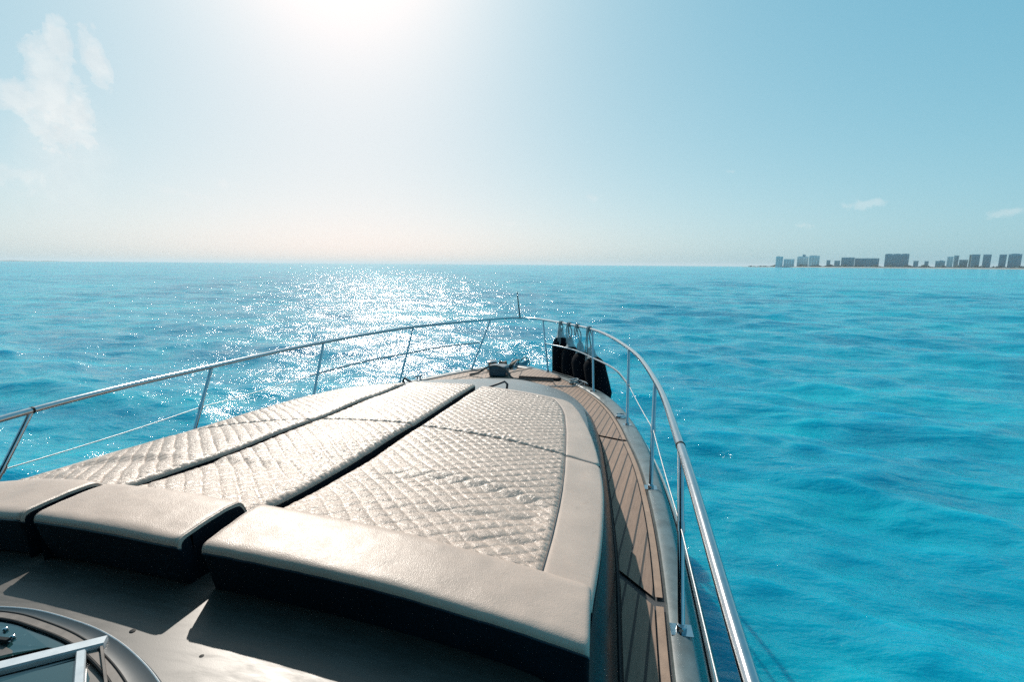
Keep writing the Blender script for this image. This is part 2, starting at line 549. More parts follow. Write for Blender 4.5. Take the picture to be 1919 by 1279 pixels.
def interp(tab):
    xs = np.array([a for a, b in tab], float)
    ys = np.array([b for a, b in tab], float)
    # smooth (Catmull-Rom) interpolation
    m = np.gradient(ys, xs)

    def f(x):
        x = np.clip(np.asarray(x, float), xs[0], xs[-1])
        i = np.clip(np.searchsorted(xs, x) - 1, 0, len(xs) - 2)
        h = xs[i + 1] - xs[i]
        t = (x - xs[i]) / h
        return ((2 * t**3 - 3 * t**2 + 1) * ys[i] + (t**3 - 2 * t**2 + t) * h * m[i] + (-2 * t**3 + 3 * t**2) * ys[i + 1] + (t**3 - t**2) * h * m[i + 1])
    return f


def vnoise(x, y, seed=0):
    """smooth value noise, arrays in, about -1..1 out"""
    xi = np.floor(x).astype(np.int64)
    yi = np.floor(y).astype(np.int64)
    fx = x - xi
    fy = y - yi
    fx = fx * fx * fx * (fx * (fx * 6 - 15) + 10)
    fy = fy * fy * fy * (fy * (fy * 6 - 15) + 10)

    def h(a, b):
        k = (a * 374761393 + b * 668265263 + seed * 1442695041) & 0xffffffff
        k = ((k ^ (k >> 13)) * 1274126177) & 0xffffffff
        k = k ^ (k >> 16)
        return (k & 0xffff) / 32767.5 - 1
    return (h(xi, yi) * (1 - fx) + h(xi + 1, yi) * fx) * (1 - fy) + (h(xi, yi + 1) * (1 - fx) + h(xi + 1, yi + 1) * fx) * fy


def curve_pts(pts, n):
    """Catmull-Rom through 3-D points"""
    P = [Vector(p) for p in pts]
    P = [P[0] * 2 - P[1]] + P + [P[-1] * 2 - P[-2]]
    out = []
    for i in range(1, len(P) - 2):
        for k in range(n):
            t = k / n
            a, b, c, d = P[i - 1], P[i], P[i + 1], P[i + 2]
            out.append(0.5 * ((2 * b) + (c - a) * t + (2 * a - 5 * b + 4 * c - d) * t * t + (3 * b - a - 3 * c + d) * t**3))
    out.append(P[-2])
    return out


# ------------------------------------------------------------------ the sea
def make_sea():
    cx, cy = 1.6, 0.0
    nr, na = 1000, 760
    r = 1.2 * (6600 / 1.2) ** (np.arange(nr) / (nr - 1))
    a = np.arange(na) / na * 2 * np.pi
    # finer on the side the bow points to
    a = a - 0.42 * np.sin(a)            # denser near a = 0
    a = a + math.radians(-10)
    R, A = np.meshgrid(r, a, indexing='ij')
    X = cx + R * np.sin(A)
    Y = cy + R * np.cos(A)
    cell = R * 0.0100
    Z = np.zeros_like(X)
    DX = np.zeros_like(X)
    DY = np.zeros_like(X)
    n = 84
    lam = np.exp(rng.uniform(np.log(0.42), np.log(9.0), n))
    main = math.radians(188)             # travelling towards the boat
    for l in lam:
        th = main + rng.normal(0, 0.55 if l < 4 else 0.35)
        kk = 2 * math.pi / l
        slope = 0.033 * (1.0 if l < 4.0 else (4.0 / l) ** 1.2)
        amp = slope / kk
        ph = rng.uniform(0, 2 * math.pi)
        fade = np.clip((l / cell - 2.0) / 1.5, 0, 1)
        dx, dy = math.sin(th), math.cos(th)
        arg = kk * (X * dx + Y * dy) + ph
        Z += fade * amp * np.cos(arg)
        s_ = fade * amp * 0.85 * np.sin(arg)
        DX -= s_ * dx
        DY -= s_ * dy
    # gusts: calmer and rougher patches
    g = 0.85 + 0.35 * vnoise(X / 23, Y / 31, 5)
    Z *= g
    X2 = X + DX * g
    Y2 = Y + DY * g
    V = np.stack([X2, Y2, Z], -1).reshape(-1, 3)
    i = np.arange(nr - 1)[:, None]
    j = np.arange(na)[None, :]
    j2 = (j + 1) % na
    F = np.stack([i * na + j, i * na + j2, (i + 1) * na + j2, (i + 1) * na + j], -1).reshape(-1, 4)[:, ::-1]
    me = bpy.data.meshes.new('sea')
    me.vertices.add(len(V))
    me.vertices.foreach_set('co', V.astype(np.float32).ravel())
    me.loops.add(F.size)
    me.loops.foreach_set('vertex_index', F.astype(np.int32).ravel())
    me.polygons.add(len(F))
    me.polygons.foreach_set('loop_start', np.arange(0, F.size, 4, dtype=np.int32))
    me.polygons.foreach_set('loop_total', np.full(len(F), 4, dtype=np.int32))
    me.polygons.foreach_set('use_smooth', np.ones(len(F), dtype=bool))
    me.update(calc_edges=True)
    me.validate()
    ob = bpy.data.objects.new('sea', me)
    col.objects.link(ob)
    me.materials.append(MATS['sea_water'])
    tag(ob, 'rippled turquoise sea water', None, None, 'structure')


make_sea()

# ------------------------------------------------------------------ the coast
GZ = 1.2


def polar(az, d):
    a = math.radians(az)
    return d * math.sin(a), d * math.cos(a)


def coast(name, mat, azs, dist, zs, depth, label, kind='structure', skirt=-1.0):
    mb = MB()
    rows = []
    for az, d, z in zip(azs, dist, zs):
        x0, y0 = polar(az, d); x1, y1 = polar(az, d + depth[0]); x2, y2 = polar(az, d + depth[1])
        rows.append([(x0, y0, skirt), (x1, y1, z), (x2, y2, z), (x2, y2, skirt)])
    mb.grid(np.array(rows))
    o = mb.build(name, mat)
    del o['_o']
    return tag(o, label, None, None, kind)


caz = np.linspace(15.0, 48.0, 90)
cd = 1960 + 500 * np.exp(-(caz - 15.0) / 2.2) + 12 * np.sin(caz * 2.1)
coast('beach', 'beach_sand', caz, cd, np.clip((caz - 15.0) * 0.8, 0.1, 3.6) + 0.3 * np.sin(caz * 9), (45, 2600), 'low sandy shore')
faz = np.linspace(-66, -52.6, 40)
coast('hills', 'far_land', faz, np.full(40, 5900.0), 7 * np.clip((-52.6 - faz) / 5.0, 0, 1) ** 0.7 + 2 * np.sin(faz * 3), (200, 2500), 'far low headland')


def tree_belt():
    mb = MB()
    for _ in range(1500):
        az = rng.uniform(15.6, 44)
        d = 2040 + 500 * math.exp(-(az - 15.0) / 2.2) + rng.uniform(-12, 55)
        x, y = polar(az, d)
        ramp_ = min(1.0, (az - 15.2) / 4)
        h = rng.uniform(2.5, 8.5) * (0.35 + 0.65 * ramp_) * (1.0 + 0.4 * math.sin(az * 5.3))
        w = rng.uniform(4, 11)
        base = GZ
        vs = [(x, y, base + h)]
        for ring, (rr, zz) in enumerate(((0.55, 0.8), (1.0, 0.45), (0.85, 0.0))):
            for k in range(7):
                t = 2 * math.pi * k / 7 + ring * 0.4
                q = rr * w * 0.5 * rng.uniform(0.75, 1.2)
                vs.append((x + q * math.cos(t), y + q * math.sin(t), base + h * zz * rng.uniform(0.85, 1.12)))
        fs = [(0, 1 + k, 1 + (k + 1) % 7) for k in range(7)]
        for ring in (0, 1):
            for k in range(7):
                a = 1 + ring * 7
                fs.append((a + k, a + 7 + k, a + 7 + (k + 1) % 7, a + (k + 1) % 7))
        mb.add(vs, fs)
    o = mb.build('shore_woods', 'far_foliage', smooth=False)
    del o['_o']
    tag(o, 'dark belt of low trees along the far shore', 'trees', None, 'stuff')


tree_belt()


def building(name, az0, az1, el, mat, label, cat='hotel', D=2080, floors=None, extras=(), depth=26, group=None, crown=None):
    """a block facing the sea, floor bands and windows across its front"""
    x0, y0 = polar(az0, D); x1, y1 = polar(az1, D)
    c = ((x0 + x1) / 2, (y0 + y1) / 2)
    w = math.hypot(x1 - x0, y1 - y0)
    H = D * math.tan(math.radians(el)) + CAM_H
    rz = -math.radians((az0 + az1) / 2)
    root = bpy.data.objects.new(name, None)
    col.objects.link(root)
    root.matrix_world = Matrix.Translation((c[0], c[1], GZ)) @ Matrix.Rotation(rz, 4, 'Z')
    root['_o'] = (0.0, 0.0, 0.0)
    tag(root, label, cat, group or 'buildings along the far shore')
    h = H - GZ
    b = MB().box((-w / 2, 0, -1.5), (w / 2, depth, h))
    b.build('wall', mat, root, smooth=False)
    nf = floors or max(2, int(h / 3.6))
    fh = (h - 2.5) / nf
    nb = max(2, int(w / 7))
    bw = w / nb
    win = MB()
    bal = MB()
    for i in range(nf):
        z = 2.0 + i * fh
        for j in range(nb):
            xa = -w / 2 + j * bw
            win.box((xa + bw * 0.14, -0.45, z + fh * 0.10), (xa + bw * 0.86, -0.10, z + fh * 0.78))
    comb = [(0.02, 0.5)]
    for i in range(nf):
        z = 2.0 + i * fh
        comb += [(-0.13, z - 0.3), (-1.7, z - 0.3), (-1.7, z + 0.2), (-0.13, z + 0.2)]
    comb += [(-0.13, h - 0.3), (0.02, h - 0.3)]
    xw = w / 2 - 0.4
    nc = len(comb)
    bal.add([(-xw, y_, z_) for y_, z_ in comb] + [(xw, y_, z_) for y_, z_ in comb],
            [(k, (k + 1) % nc, nc + (k + 1) % nc, nc + k) for k in range(nc)])
    tag(win.build('windows', 'hazed_render_grey' if mat == 'hazed_render_white' else 'hazed_facade_glass', root, smooth=False))
    bal.build('facade_frame', mat, root, smooth=False)
    MB().box((-w / 2 - 0.5, -0.5, h + 0.003), (w / 2 + 0.5, depth + 0.5, h + 1.0)).build('roof', 'hazed_render_dark' if mat != 'hazed_render_white' else 'hazed_render_grey', root, smooth=False)
    for (fx0, fx1, hh, m2) in extras:
        MB().box((-w / 2 + fx0 * w, 3, h + 1.003), (-w / 2 + fx1 * w, depth - 4, h + hh)).build('rooftop_block', m2, root, smooth=False)
    return root


HG = 'hotel blocks along the far shore'
building('tower_block', 18.08, 18.72, 0.98, 'hazed_render_white', 'pale narrow block nearest the bare end of the spit', extras=((0.2, 0.5, 2.5, 'hazed_render_grey'),))
building('low_block', 18.80, 19.75, 0.72, 'hazed_render_white', 'low pale block between the narrow pale block and the domed hotel')
building('stepped_hotel', 19.98, 20.95, 0.95, 'hazed_render_white', 'white stepped hotel with a small dark knob on its roof', extras=((0.45, 0.72, 9.5, 'hazed_render_dark'), (0.1, 0.9, 3.0, 'hazed_render_white')), D=2100)
building('stepped_hotel', 21.0, 21.9, 1.05, 'hazed_render_white', 'tallest part of the white hotel group with a dark roof edge', extras=((0.1, 0.7, 2.2, 'hazed_render_dark'),), D=2070)
building('beach_house', 22.5, 22.82, 0.62, 'hazed_render_grey', 'tiny grey block standing alone between white hotels and long low block', 'building')
building('annex', 23.15, 23.62, 0.58, 'hazed_render_grey', 'small low annex at the end of the long low block', 'building')
building('long_hotel', 23.7, 24.75, 0.88, 'hazed_render_dark', 'higher darker half of the long low hotel')
building('long_hotel', 24.78, 26.65, 0.80, 'hazed_render_dark', 'long low flat hotel left of the big dark slab', D=2095)
slab = building('slab_hotel', 27.05, 28.80, 1.13, 'hazed_render_dark', 'broadest tall dark slab hotel with a scalloped roofline', floors=16, depth=34)
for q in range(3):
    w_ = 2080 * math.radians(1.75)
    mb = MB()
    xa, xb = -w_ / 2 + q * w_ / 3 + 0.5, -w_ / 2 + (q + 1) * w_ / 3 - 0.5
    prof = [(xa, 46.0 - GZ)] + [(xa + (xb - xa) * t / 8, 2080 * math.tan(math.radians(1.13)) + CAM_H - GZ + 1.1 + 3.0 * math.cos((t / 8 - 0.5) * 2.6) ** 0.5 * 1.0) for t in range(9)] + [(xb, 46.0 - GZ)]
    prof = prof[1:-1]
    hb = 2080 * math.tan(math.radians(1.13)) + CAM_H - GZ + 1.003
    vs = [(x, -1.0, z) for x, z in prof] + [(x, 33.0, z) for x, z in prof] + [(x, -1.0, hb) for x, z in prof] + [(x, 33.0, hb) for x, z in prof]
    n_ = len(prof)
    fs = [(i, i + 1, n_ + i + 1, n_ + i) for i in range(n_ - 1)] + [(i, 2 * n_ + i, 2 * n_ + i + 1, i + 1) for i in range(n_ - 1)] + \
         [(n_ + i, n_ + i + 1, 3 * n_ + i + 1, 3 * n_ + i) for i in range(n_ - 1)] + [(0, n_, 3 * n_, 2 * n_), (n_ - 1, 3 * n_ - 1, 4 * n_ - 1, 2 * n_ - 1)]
    mb.add(vs, fs).build('roof_scallop', 'hazed_render_dark', slab, smooth=False)
building('villa', 29.15, 29.5, 0.56, 'hazed_render_grey', 'small grey block first to the right of the big slab', 'building')
building('villa', 29.92, 30.2, 0.54, 'hazed_render_grey', 'smallest grey block midway between the big slab and the pale tower pair', 'building')
building('villa', 30.65, 31.3, 0.56, 'hazed_render_grey', 'low wide grey block just before the pale tower pair', 'building', extras=((0.4, 0.8, 3.0, 'hazed_render_grey'),))
building('tower_block', 31.4, 31.8, 0.93, 'hazed_render_white', 'pale front tower of the joined pair')
building('tower_block', 31.83, 32.15, 1.03, 'hazed_render_grey', 'grey taller tower behind the pale front one', D=2110)
building('low_block', 32.2, 32.75, 0.66, 'hazed_render_dark', 'low dark block at the foot of the pale tower pair', D=2110)
building('tower_block', 32.95, 33.47, 1.11, 'hazed_render_dark', 'dark square tower with a tan end wall', floors=15)
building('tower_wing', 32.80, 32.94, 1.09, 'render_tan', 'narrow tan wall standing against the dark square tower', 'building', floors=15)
building('tower_block', 33.65, 34.15, 1.10, 'hazed_render_dark', 'grey square tower right of the one with the tan end wall', floors=15)
building('tower_block', 34.62, 35.05, 1.09, 'hazed_render_dark', 'narrower tower of the last pair before the picture edge', floors=15)
building('tower_block', 35.15, 35.92, 1.11, 'hazed_render_dark', 'wider tower of the last pair at the picture edge', floors=15, extras=((0.2, 0.8, 2.4, 'hazed_render_dark'),))

# ------------------------------------------------------------------ the yacht
ZD = -1.88                                     # side deck
yacht = thing('yacht', (0, 0, ZD), 'navy hulled motor yacht with teak foredeck and stainless bow rail', 'yacht')



zc = interp([(-1.0, -0.88), (0.6, -0.84), (1.40, -0.865), (1.7, -0.915), (2.05, -0.957), (2.5, -0.998), (2.95, -1.04), (3.7, -1.10), (4.45, -1.165), (5.2, -1.23)])
zr = interp([(-1.5, -0.93), (0.6, -0.965), (1.2, -0.985), (1.6, -1.03), (2.95, -1.14), (4.45, -1.255), (4.9, -1.305), (5.5, -1.39), (6.2, -1.53), (6.9, -1.69), (7.4, -1.80), (7.8, -1.875)])
CROWN = 0.08


def pad_z(x, y):
    return zc(y) - CROWN * x * x


foot = interp([(-1.106, 1.659), (0.0, 1.677), (1.644, 1.69), (2.364, 1.701), (2.739, 1.694), (3.621, 1.662), (4.746, 1.591), (5.716, 1.456), (6.189, 1.338), (6.764, 1.12), (7.206, 0.864), (7.5, 0.62), (7.68, 0.36), (7.76, 0.05)])
capin = interp([(-1.106, 1.821), (0.0, 1.855), (1.662, 1.893), (2.181, 1.927), (2.513, 1.945), (3.105, 1.959), (3.897, 1.945), (4.615, 1.89), (5.234, 1.833), (5.774, 1.757), (6.334, 1.639), (6.889, 1.472), (7.45, 1.24), (7.9, 0.95), (8.3, 0.62), (8.55, 0.33), (8.68, 0.05)])
capout = interp([(-1.106, 1.89), (0.0, 1.925), (1.644, 1.985), (2.364, 2.028), (2.978, 2.056), (3.692, 2.068), (4.648, 2.044), (5.439, 1.976), (6.034, 1.887), (6.529, 1.785), (7.142, 1.6), (7.7, 1.32), (8.2, 0.94), (8.6, 0.53), (8.82, 0.22), (8.9, 0.05)])


def outline(fn, y0, y1, n=70):
    """half outline from aft to the stem, ending on the centre line"""
    t = np.linspace(0, 1, n)
    ys = y0 + (y1 - y0) * (1 - (1 - t) ** 1.8)
    xs = np.array(fn(ys), float)
    xs[-1] = 0.0
    return [(float(x), float(y)) for x, y in zip(xs, ys)]


def both(h):
    return h + [(-x, y) for x, y in reversed(h[:-1])]


def shift_outline(h, off):
    """move a half outline outward by off along its normal (xy)"""
    out = []
    n = len(h)
    for i, (x, y) in enumerate(h):
        a = h[max(0, i - 1)]
        b = h[i + 1] if i < n - 1 else (-h[i - 1][0], h[i - 1][1])
        tx, ty = b[0] - a[0], b[1] - a[1]
        L = math.hypot(tx, ty)
        out.append((x + ty / L * off, y - tx / L * off))
    out[-1] = (0.0, out[-1][1])
    return out


def ribbon_loft(levels):
    """levels: list of (outline, z or fn(x,y)); one sheet through all of them"""
    P = []
    for pts, z in levels:
        P.append([(x, y, z(x, y) if callable(z) else z) for x, y in pts])
    return np.array(P)


ho = outline(capout, -1.5, 8.9)
hi = outline(capin, -1.5, 8.68)

# hull skin, caprail down to below the waterline
hull_levels = [(both(shift_outline(ho, 0.012)), ZD - 0.02), (both(shift_outline(ho, 0.045)), ZD - 0.07), (both(shift_outline(ho, 0.075)), ZD - 0.16), (both(shift_outline(ho, 0.09)), ZD - 0.20)]
mb = MB().grid(ribbon_loft(hull_levels))
mb.build('topside', 'hull_navy', yacht)
lv = []
for z, off, sy in ((ZD - 0.201, 0.092, 0), (ZD - 0.25, 0.135, 0), (ZD - 0.36, 0.165, 0), (ZD - 0.5, 0.150, -0.05), (ZD - 0.8, 0.06, -0.25), (ZD - 1.2, -0.16, -0.5), (ZD - 1.6, -0.36, -0.85), (ZD - 2.5, -0.8, -1.5)):
    h = shift_outline(ho, max(off, -0.1))
    k = 1.0 if off > -0.1 else 1 + (off + 0.1) / 2.2
    h = [(x * k, y + sy * max(0, (y + 1.5) / 10.4)) for x, y in h]
    lv.append((both(h), z))
MB().grid(ribbon_loft(lv)).build('hull', 'hull_navy', yacht)
hr = shift_outline(ho, 0.098)
MB().tube([(x, y, ZD - 0.185) for x, y in both(hr)], 0.014, 8).build('rub_rail', 'rub_steel', yacht)

# caprail: a flat-topped rounded strip
cap_sec = []
for i, (u, dz) in enumerate(((0.0, -0.03), (0.01, 0.006), (0.06, 0.016), (0.25, 0.022), (0.6, 0.020), (0.82, 0.010), (0.94, -0.006), (1.0, -0.035))):
    cap_sec.append(([(a[0] + (b[0] - a[0]) * u, a[1] + (b[1] - a[1]) * u) for a, b in zip(both(hi), both(shift_outline(ho, 0.016)))], ZD + dz))
MB().grid(ribbon_loft(cap_sec)).build('caprail', 'cap_gelcoat', yacht)

# deck under the teak
MB().grid(ribbon_loft([([(x * k, y if k else y) for x, y in both(hi)], ZD - 0.012) for k in (1.005, 0.0)])).build('deck', 'dark_deck', yacht)


# teak panels between cabin side and caprail
def teak_panel(y0, y1, side, inset, z, inner, outer, step=0.05, d0=0.0, d1=0.0):
    ys = np.append(np.arange(y0, y1, step), y1)
    L = []
    Rr = []
    for y in ys:
        a, b = float(inner(y)), float(outer(y)) - inset
        if b - a < 0.01:
            continue
        yi = y + d0 + (d1 - d0) * (y - y0) / (y1 - y0)
        L.append((side * float(inner(yi)), yi, z)); Rr.append((side * b, y, z))
    return np.array([L, Rr] if side > 0 else [Rr, L])


INN = lambda y: foot(y) + 0.02
OUT = lambda y: capin(y) - 0.012
for side, mt in ((1, 'teak_starboard'), (-1, 'teak_port')):
    for (ya, yb, da, db) in ((-1.2, 2.10, 0, 0.20), (2.17, 4.64, 0.20, 0.12), (4.70, 6.8, 0.12, 0)):
        pm = MB().grid(teak_panel(ya, yb, side, 0.042, ZD + 0.001, INN, OUT, 0.05, da, db))
        o = pm.build('teak_panel', mt, yacht, (0, 0, 0), smooth=False)
        o.location = (0, 0, -ZD)
        L, Rr = [], []
        for y in np.append(np.arange(ya, yb, 0.05), yb):
            b = float(OUT(y))
            L.append((side * (b - 0.034), y, ZD + 0.002)); Rr.append((side * b, y, ZD + 0.002))
        MB().grid(np.array([L, Rr] if side > 0 else [Rr, L])).build('teak_margin', 'plain_teak', yacht, smooth=False)
# bow teak: from the cabin nose to the stem, split on the centre line
for side, mt in ((1, 'teak_starboard'), (-1, 'teak_port')):
    ys = np.concatenate([np.arange(6.8, 7.76, 0.04), np.arange(7.78, 8.62, 0.04)])
    L, Rr = [], []
    for y in ys:
        a = float(INN(y)) if y < 7.70 else 0.0
        b = float(OUT(y)) - 0.042
        if b > a + 0.01:
            L.append((side * a, y, ZD + 0.001)); Rr.append((side * b, y, ZD + 0.001))
    P = np.array([L, Rr] if side > 0 else [Rr, L])
    o = MB().grid(P).build('teak_panel', mt, yacht, (0, 0, 0), smooth=False)
    o.location = (0, 0, -ZD)
    L, Rr = [], []
    for y in np.arange(6.8, 8.66, 0.04):
        b = float(OUT(y))
        if b > 0.06:
            L.append((side * (b - 0.034), y, ZD + 0.002)); Rr.append((side * b, y, ZD + 0.002))
    MB().grid(np.array([L, Rr] if side > 0 else [Rr, L])).build('teak_margin', 'plain_teak', yacht, smooth=False)

# raised locker lid at the bow with teak top
lid = [(0.26, 7.80), (0.93, 7.72), (0.98, 7.80), (0.78, 8.10), (0.50, 8.36), (0.34, 8.40), (0.24, 8.20)]
lo = MB().prism(lid, ZD + 0.004, ZD + 0.042).build('locker_lid', 'seal_black', yacht, bevel=0.008)
cxl = sum(p[0] for p in lid) / 7; cyl = sum(p[1] for p in lid) / 7
lid2 = [(cxl + (x - cxl) * 0.92, cyl + (y - cyl) * 0.92) for x, y in lid]
o = MB().prism(lid2, ZD + 0.042, ZD + 0.048).build('lid_teak', 'teak_starboard', lo, (0, 0, 0), smooth=False)
o.location = (0, 0, -ZD)

# cabin trunk
trunk_y = np.concatenate([np.linspace(-1.1, 4.4, 110), np.linspace(4.5, 7.2, 60), np.linspace(7.22, 7.758, 26)])
SSN = np.concatenate([np.linspace(0, 0.86, 22), np.linspace(0.875, 1.0, 22)])


def trunk_z(s, y):
    n = np.interp(y, [3.8, 5.5, 7.0, 7.76], [18.0, 6.0, 3.0, 2.2])
    m = np.interp(y, [3.8, 5.5, 7.0, 7.76], [2.2, 1.7, 1.5, 1.5])
    x = s * float(foot(y))
    H = max(0.0, float(zr(y)) - DECK(y))
    hh = H - CROWN * x * x * min(1, H / 0.6)
    return DECK(y) - 0.006 + (hh + 0.006) * max(0.0, 1 - abs(s) ** n) ** (1 / m)


def trunk_rows(s0, s1, y0, y1):
    S_ = [s for s in SSN if s0 - 1e-9 <= s <= s1 + 1e-9]
    rows = []
    for y in trunk_y:
        if y0 <= y <= y1:
            rows.append([(s * float(foot(y)), y, trunk_z(s, y)) for s in S_])
    return np.array(rows)


S_all = np.concatenate([-SSN[:0:-1], SSN])
YS_SPLIT = 5.3
rows = []
for y in trunk_y:
    rows.append([(s * float(foot(y)), y, trunk_z(s, y)) for s in S_all])
rows = np.array(rows)
ny, ns = rows.shape[:2]
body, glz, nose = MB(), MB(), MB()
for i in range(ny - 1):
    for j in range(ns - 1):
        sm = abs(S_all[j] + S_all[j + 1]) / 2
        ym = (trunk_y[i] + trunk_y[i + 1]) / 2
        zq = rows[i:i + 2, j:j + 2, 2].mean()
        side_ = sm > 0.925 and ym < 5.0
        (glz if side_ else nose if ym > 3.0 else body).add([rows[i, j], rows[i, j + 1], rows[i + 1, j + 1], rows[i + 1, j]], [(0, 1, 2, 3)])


def weld(mb):
    d = {}
    m = []
    for v in mb.v:
        k = (round(v[0], 5), round(v[1], 5), round(v[2], 5))
        if k not in d:
            d[k] = len(d)
        m.append(d[k])
    out = MB()
    out.v = list(d.keys())
    for f in mb.f:
        g = []
        for i in f:
            if m[i] not in g:
                g.append(m[i])
        if len(g) > 2:
            out.f.append(tuple(g))
    return out


weld(body).build('cabin_top', 'shade_gelcoat', yacht, auto=60)
weld(nose).build('cabin_nose', 'sunlit_gelcoat', yacht, auto=60)
weld(glz).build('cabin_side', 'dark_glazing', yacht, auto=60)
for side in (1, -1):
    for k, (dx, dz) in enumerate(((0.004, 0.004),)):
        pts = []
        for y in np.arange(-1.1, 4.8, 0.15):
            pts.append((side * (float(foot(y)) + dx), y, ZD + dz))
        MB().tube(pts, 0.010, 8).build('side_trim', 'seal_black', yacht)


def roof_z(x, y):
    return float(zr(y)) - CROWN * x * x


# windscreen set into the cabin top towards its aft end
ws = thing('windscreen', (0, 0, 0), None, None)
del ws['_o']
ws['_o'] = (0, 0, ZD)
ws.parent = yacht
ws.matrix_parent_inverse = Matrix.Identity(4)
ws.matrix_basis = Matrix.Translation((0, 0, 0.003))
arcA = interp([(-0.9, 0.60), (-0.6, 0.82), (-0.3, 0.93), (-0.14, 0.965), (0.0, 0.976), (0.153, 0.964), (0.281, 0.945), (0.423, 0.905), (0.581, 0.838), (0.75, 0.73), (0.95, 0.55)])
arcB = interp([(-0.9, 0.55), (-0.6, 0.79), (-0.3, 0.905), (-0.14, 0.945), (0.0, 0.952), (0.09, 0.942), (0.252, 0.914), (0.343, 0.888), (0.502, 0.822), (0.70, 0.70), (0.9, 0.53)])
arcC = interp([(-0.9, 0.52), (-0.6, 0.765), (-0.3, 0.885), (-0.14, 0.922), (0.0, 0.929), (0.09, 0.919), (0.252, 0.892), (0.343, 0.865), (0.48, 0.808), (0.66, 0.69), (0.86, 0.52)])


def strip(fa, fb, x0, x1, ha, hb, n=80, sec=None):
    rows = []
    for x in np.linspace(x0, x1, n):
        a, b = float(fa(x)), float(fb(x))
        pts = []
        for u, dz in sec or ((0, ha), (1, hb)):
            y = a + (b - a) * u
            pts.append((x, y, roof_z(x, y) + dz))
        rows.append(pts)
    return np.array(rows)


MB().grid(strip(arcA, arcB, -0.9, 0.9, 0, 0, sec=((-0.12, 0.001), (0.0, 0.005), (0.15, 0.004), (0.5, 0.002), (0.9, 0.004), (1.0, 0.005)))).build('channel', 'channel_grey', ws)
MB().tube([(x, float(arcA(x)) + 0.001, roof_z(x, float(arcA(x))) + 0.004) for x in np.linspace(-0.9, 0.9, 90)], 0.0022, 6).build('edge_bead', 'frame_steel', ws)
MB().tube([(x, float(arcB(x)), roof_z(x, float(arcB(x))) + 0.006) for x in np.linspace(-0.9, 0.9, 90)], 0.0035, 6).build('rubber_seal', 'seal_black', ws)
MB().grid(strip(arcB, arcC, -0.88, 0.88, 0, 0, sec=((0.05, 0.004), (0.15, 0.008), (0.9, 0.008), (1.0, 0.004)))).build('trim_strip', 'brown_trim', ws)
MB().tube([(x, float(arcC(x)) - 0.002, roof_z(x, float(arcC(x))) + 0.007) for x in np.linspace(-0.88, 0.88, 90)], 0.0035, 6).build('rubber_seal', 'seal_black', ws)


def pane(poly, dz=0.004):
    vs = [(x, y, roof_z(x, y) + dz) for x, y in poly]
    return MB().add(vs, [tuple(range(len(vs)))])


arc_pts = [(x, float(arcC(x)) - 0.006) for x in np.linspace(-0.9, 0.285, 40)]
pane(arc_pts + [(0.20, 0.872), (0.10, 0.80), (-0.25, 0.52), (-0.9, 0.45)][0:4], 0.003).build('glass_pane', 'window_glass', ws, smooth=False)
pane([(0.285, 0.848), (0.315, 0.866), (0.40, 0.818), (0.50, 0.70), (0.5, 0.4), (-0.2, 0.4), (0.12, 0.72)], 0.003).build('glass_pane', 'window_glass', ws, smooth=False)


def bar(p0, p1, w, h, dz, taper=1.0):
    a = Vector((p0[0], p0[1], roof_z(*p0) + dz)); b = Vector((p1[0], p1[1], roof_z(*p1) + dz))
    d = (b - a).normalized()
    s = d.cross(Vector((0, 0, 1))).normalized()
    vs = []
    for P, ww in ((a, w), (b, w * taper)):
        for sx, hz_ in ((-0.5, 0), (0.5, 0), (0.5, 0.75), (0.38, 1), (-0.38, 1), (-0.5, 0.75)):
            vs.append(P + s * ww * sx + Vector((0, 0, h * hz_)))
    fs = [(i, (i + 1) % 6, 6 + (i + 1) % 6, 6 + i) for i in range(6)] + [(5, 4, 3, 2, 1, 0), (6, 7, 8, 9, 10, 11)]
    return MB().add(vs, fs)


bar((-0.10, 0.60), (0.335, 0.912), 0.040, 0.016, 0.004, 0.9).build('mullion', 'frame_steel', ws)
bar((0.300, 0.878), (0.56, 0.66), 0.020, 0.012, 0.004).build('mullion', 'frame_steel', ws)
bar((0.338, 0.898), (0.62, 0.69), 0.007, 0.010, 0.006).build('mullion', 'brown_trim', ws)
for (x, y) in ((0.02, 0.90), (0.072, 0.882)):
    MB().lathe([(0.006, 0.0), (0.006, 0.004), (0.003, 0.006)], 12, ((x, y, roof_z(x, y) + 0.003), (0, 0, 1))).build('bolt', 'steel', ws)
bar((-0.10, 0.86), (0.08, 0.868), 0.012, 0.008, 0.003).build('wiper_blade', 'seal_black', ws)
for (x, y) in ((0.349, 0.971), (0.59, 0.943)):
    MB().lathe([(0.0075, 0.0), (0.0075, 0.0035), (0.004, 0.0045)], 14, ((x, y, roof_z(x, y) - 0.001), (0, 0, 1))).build('screw', 'seal_black', yacht)

# unseen superstructure behind and above the camera, added to block sky light
wh = MB()
wh.prism([(-1.75, -0.55), (1.45, -0.55), (1.45, -4.5), (-1.75, -4.5)], ZD + 0.5, 0.2)
wh.build('sky_block_wheelhouse', 'shade_gelcoat', yacht, bevel=0.08)
MB().prism([(-1.7, 0.75), (1.7, 0.75), (2.0, 0.2), (2.05, -4.5), (-2.05, -4.5), (-2.0, 0.2)], 0.95, 1.07).build('sky_block_hardtop', 'shade_gelcoat', yacht, bevel=0.04)
MB().prism([(-1.6, -0.62), (1.6, -0.62), (1.6, -4.3), (-1.6, -4.3)], 0.2, 0.95).build('sky_block_glazing', 'dark_glazing', yacht, bevel=0.03)

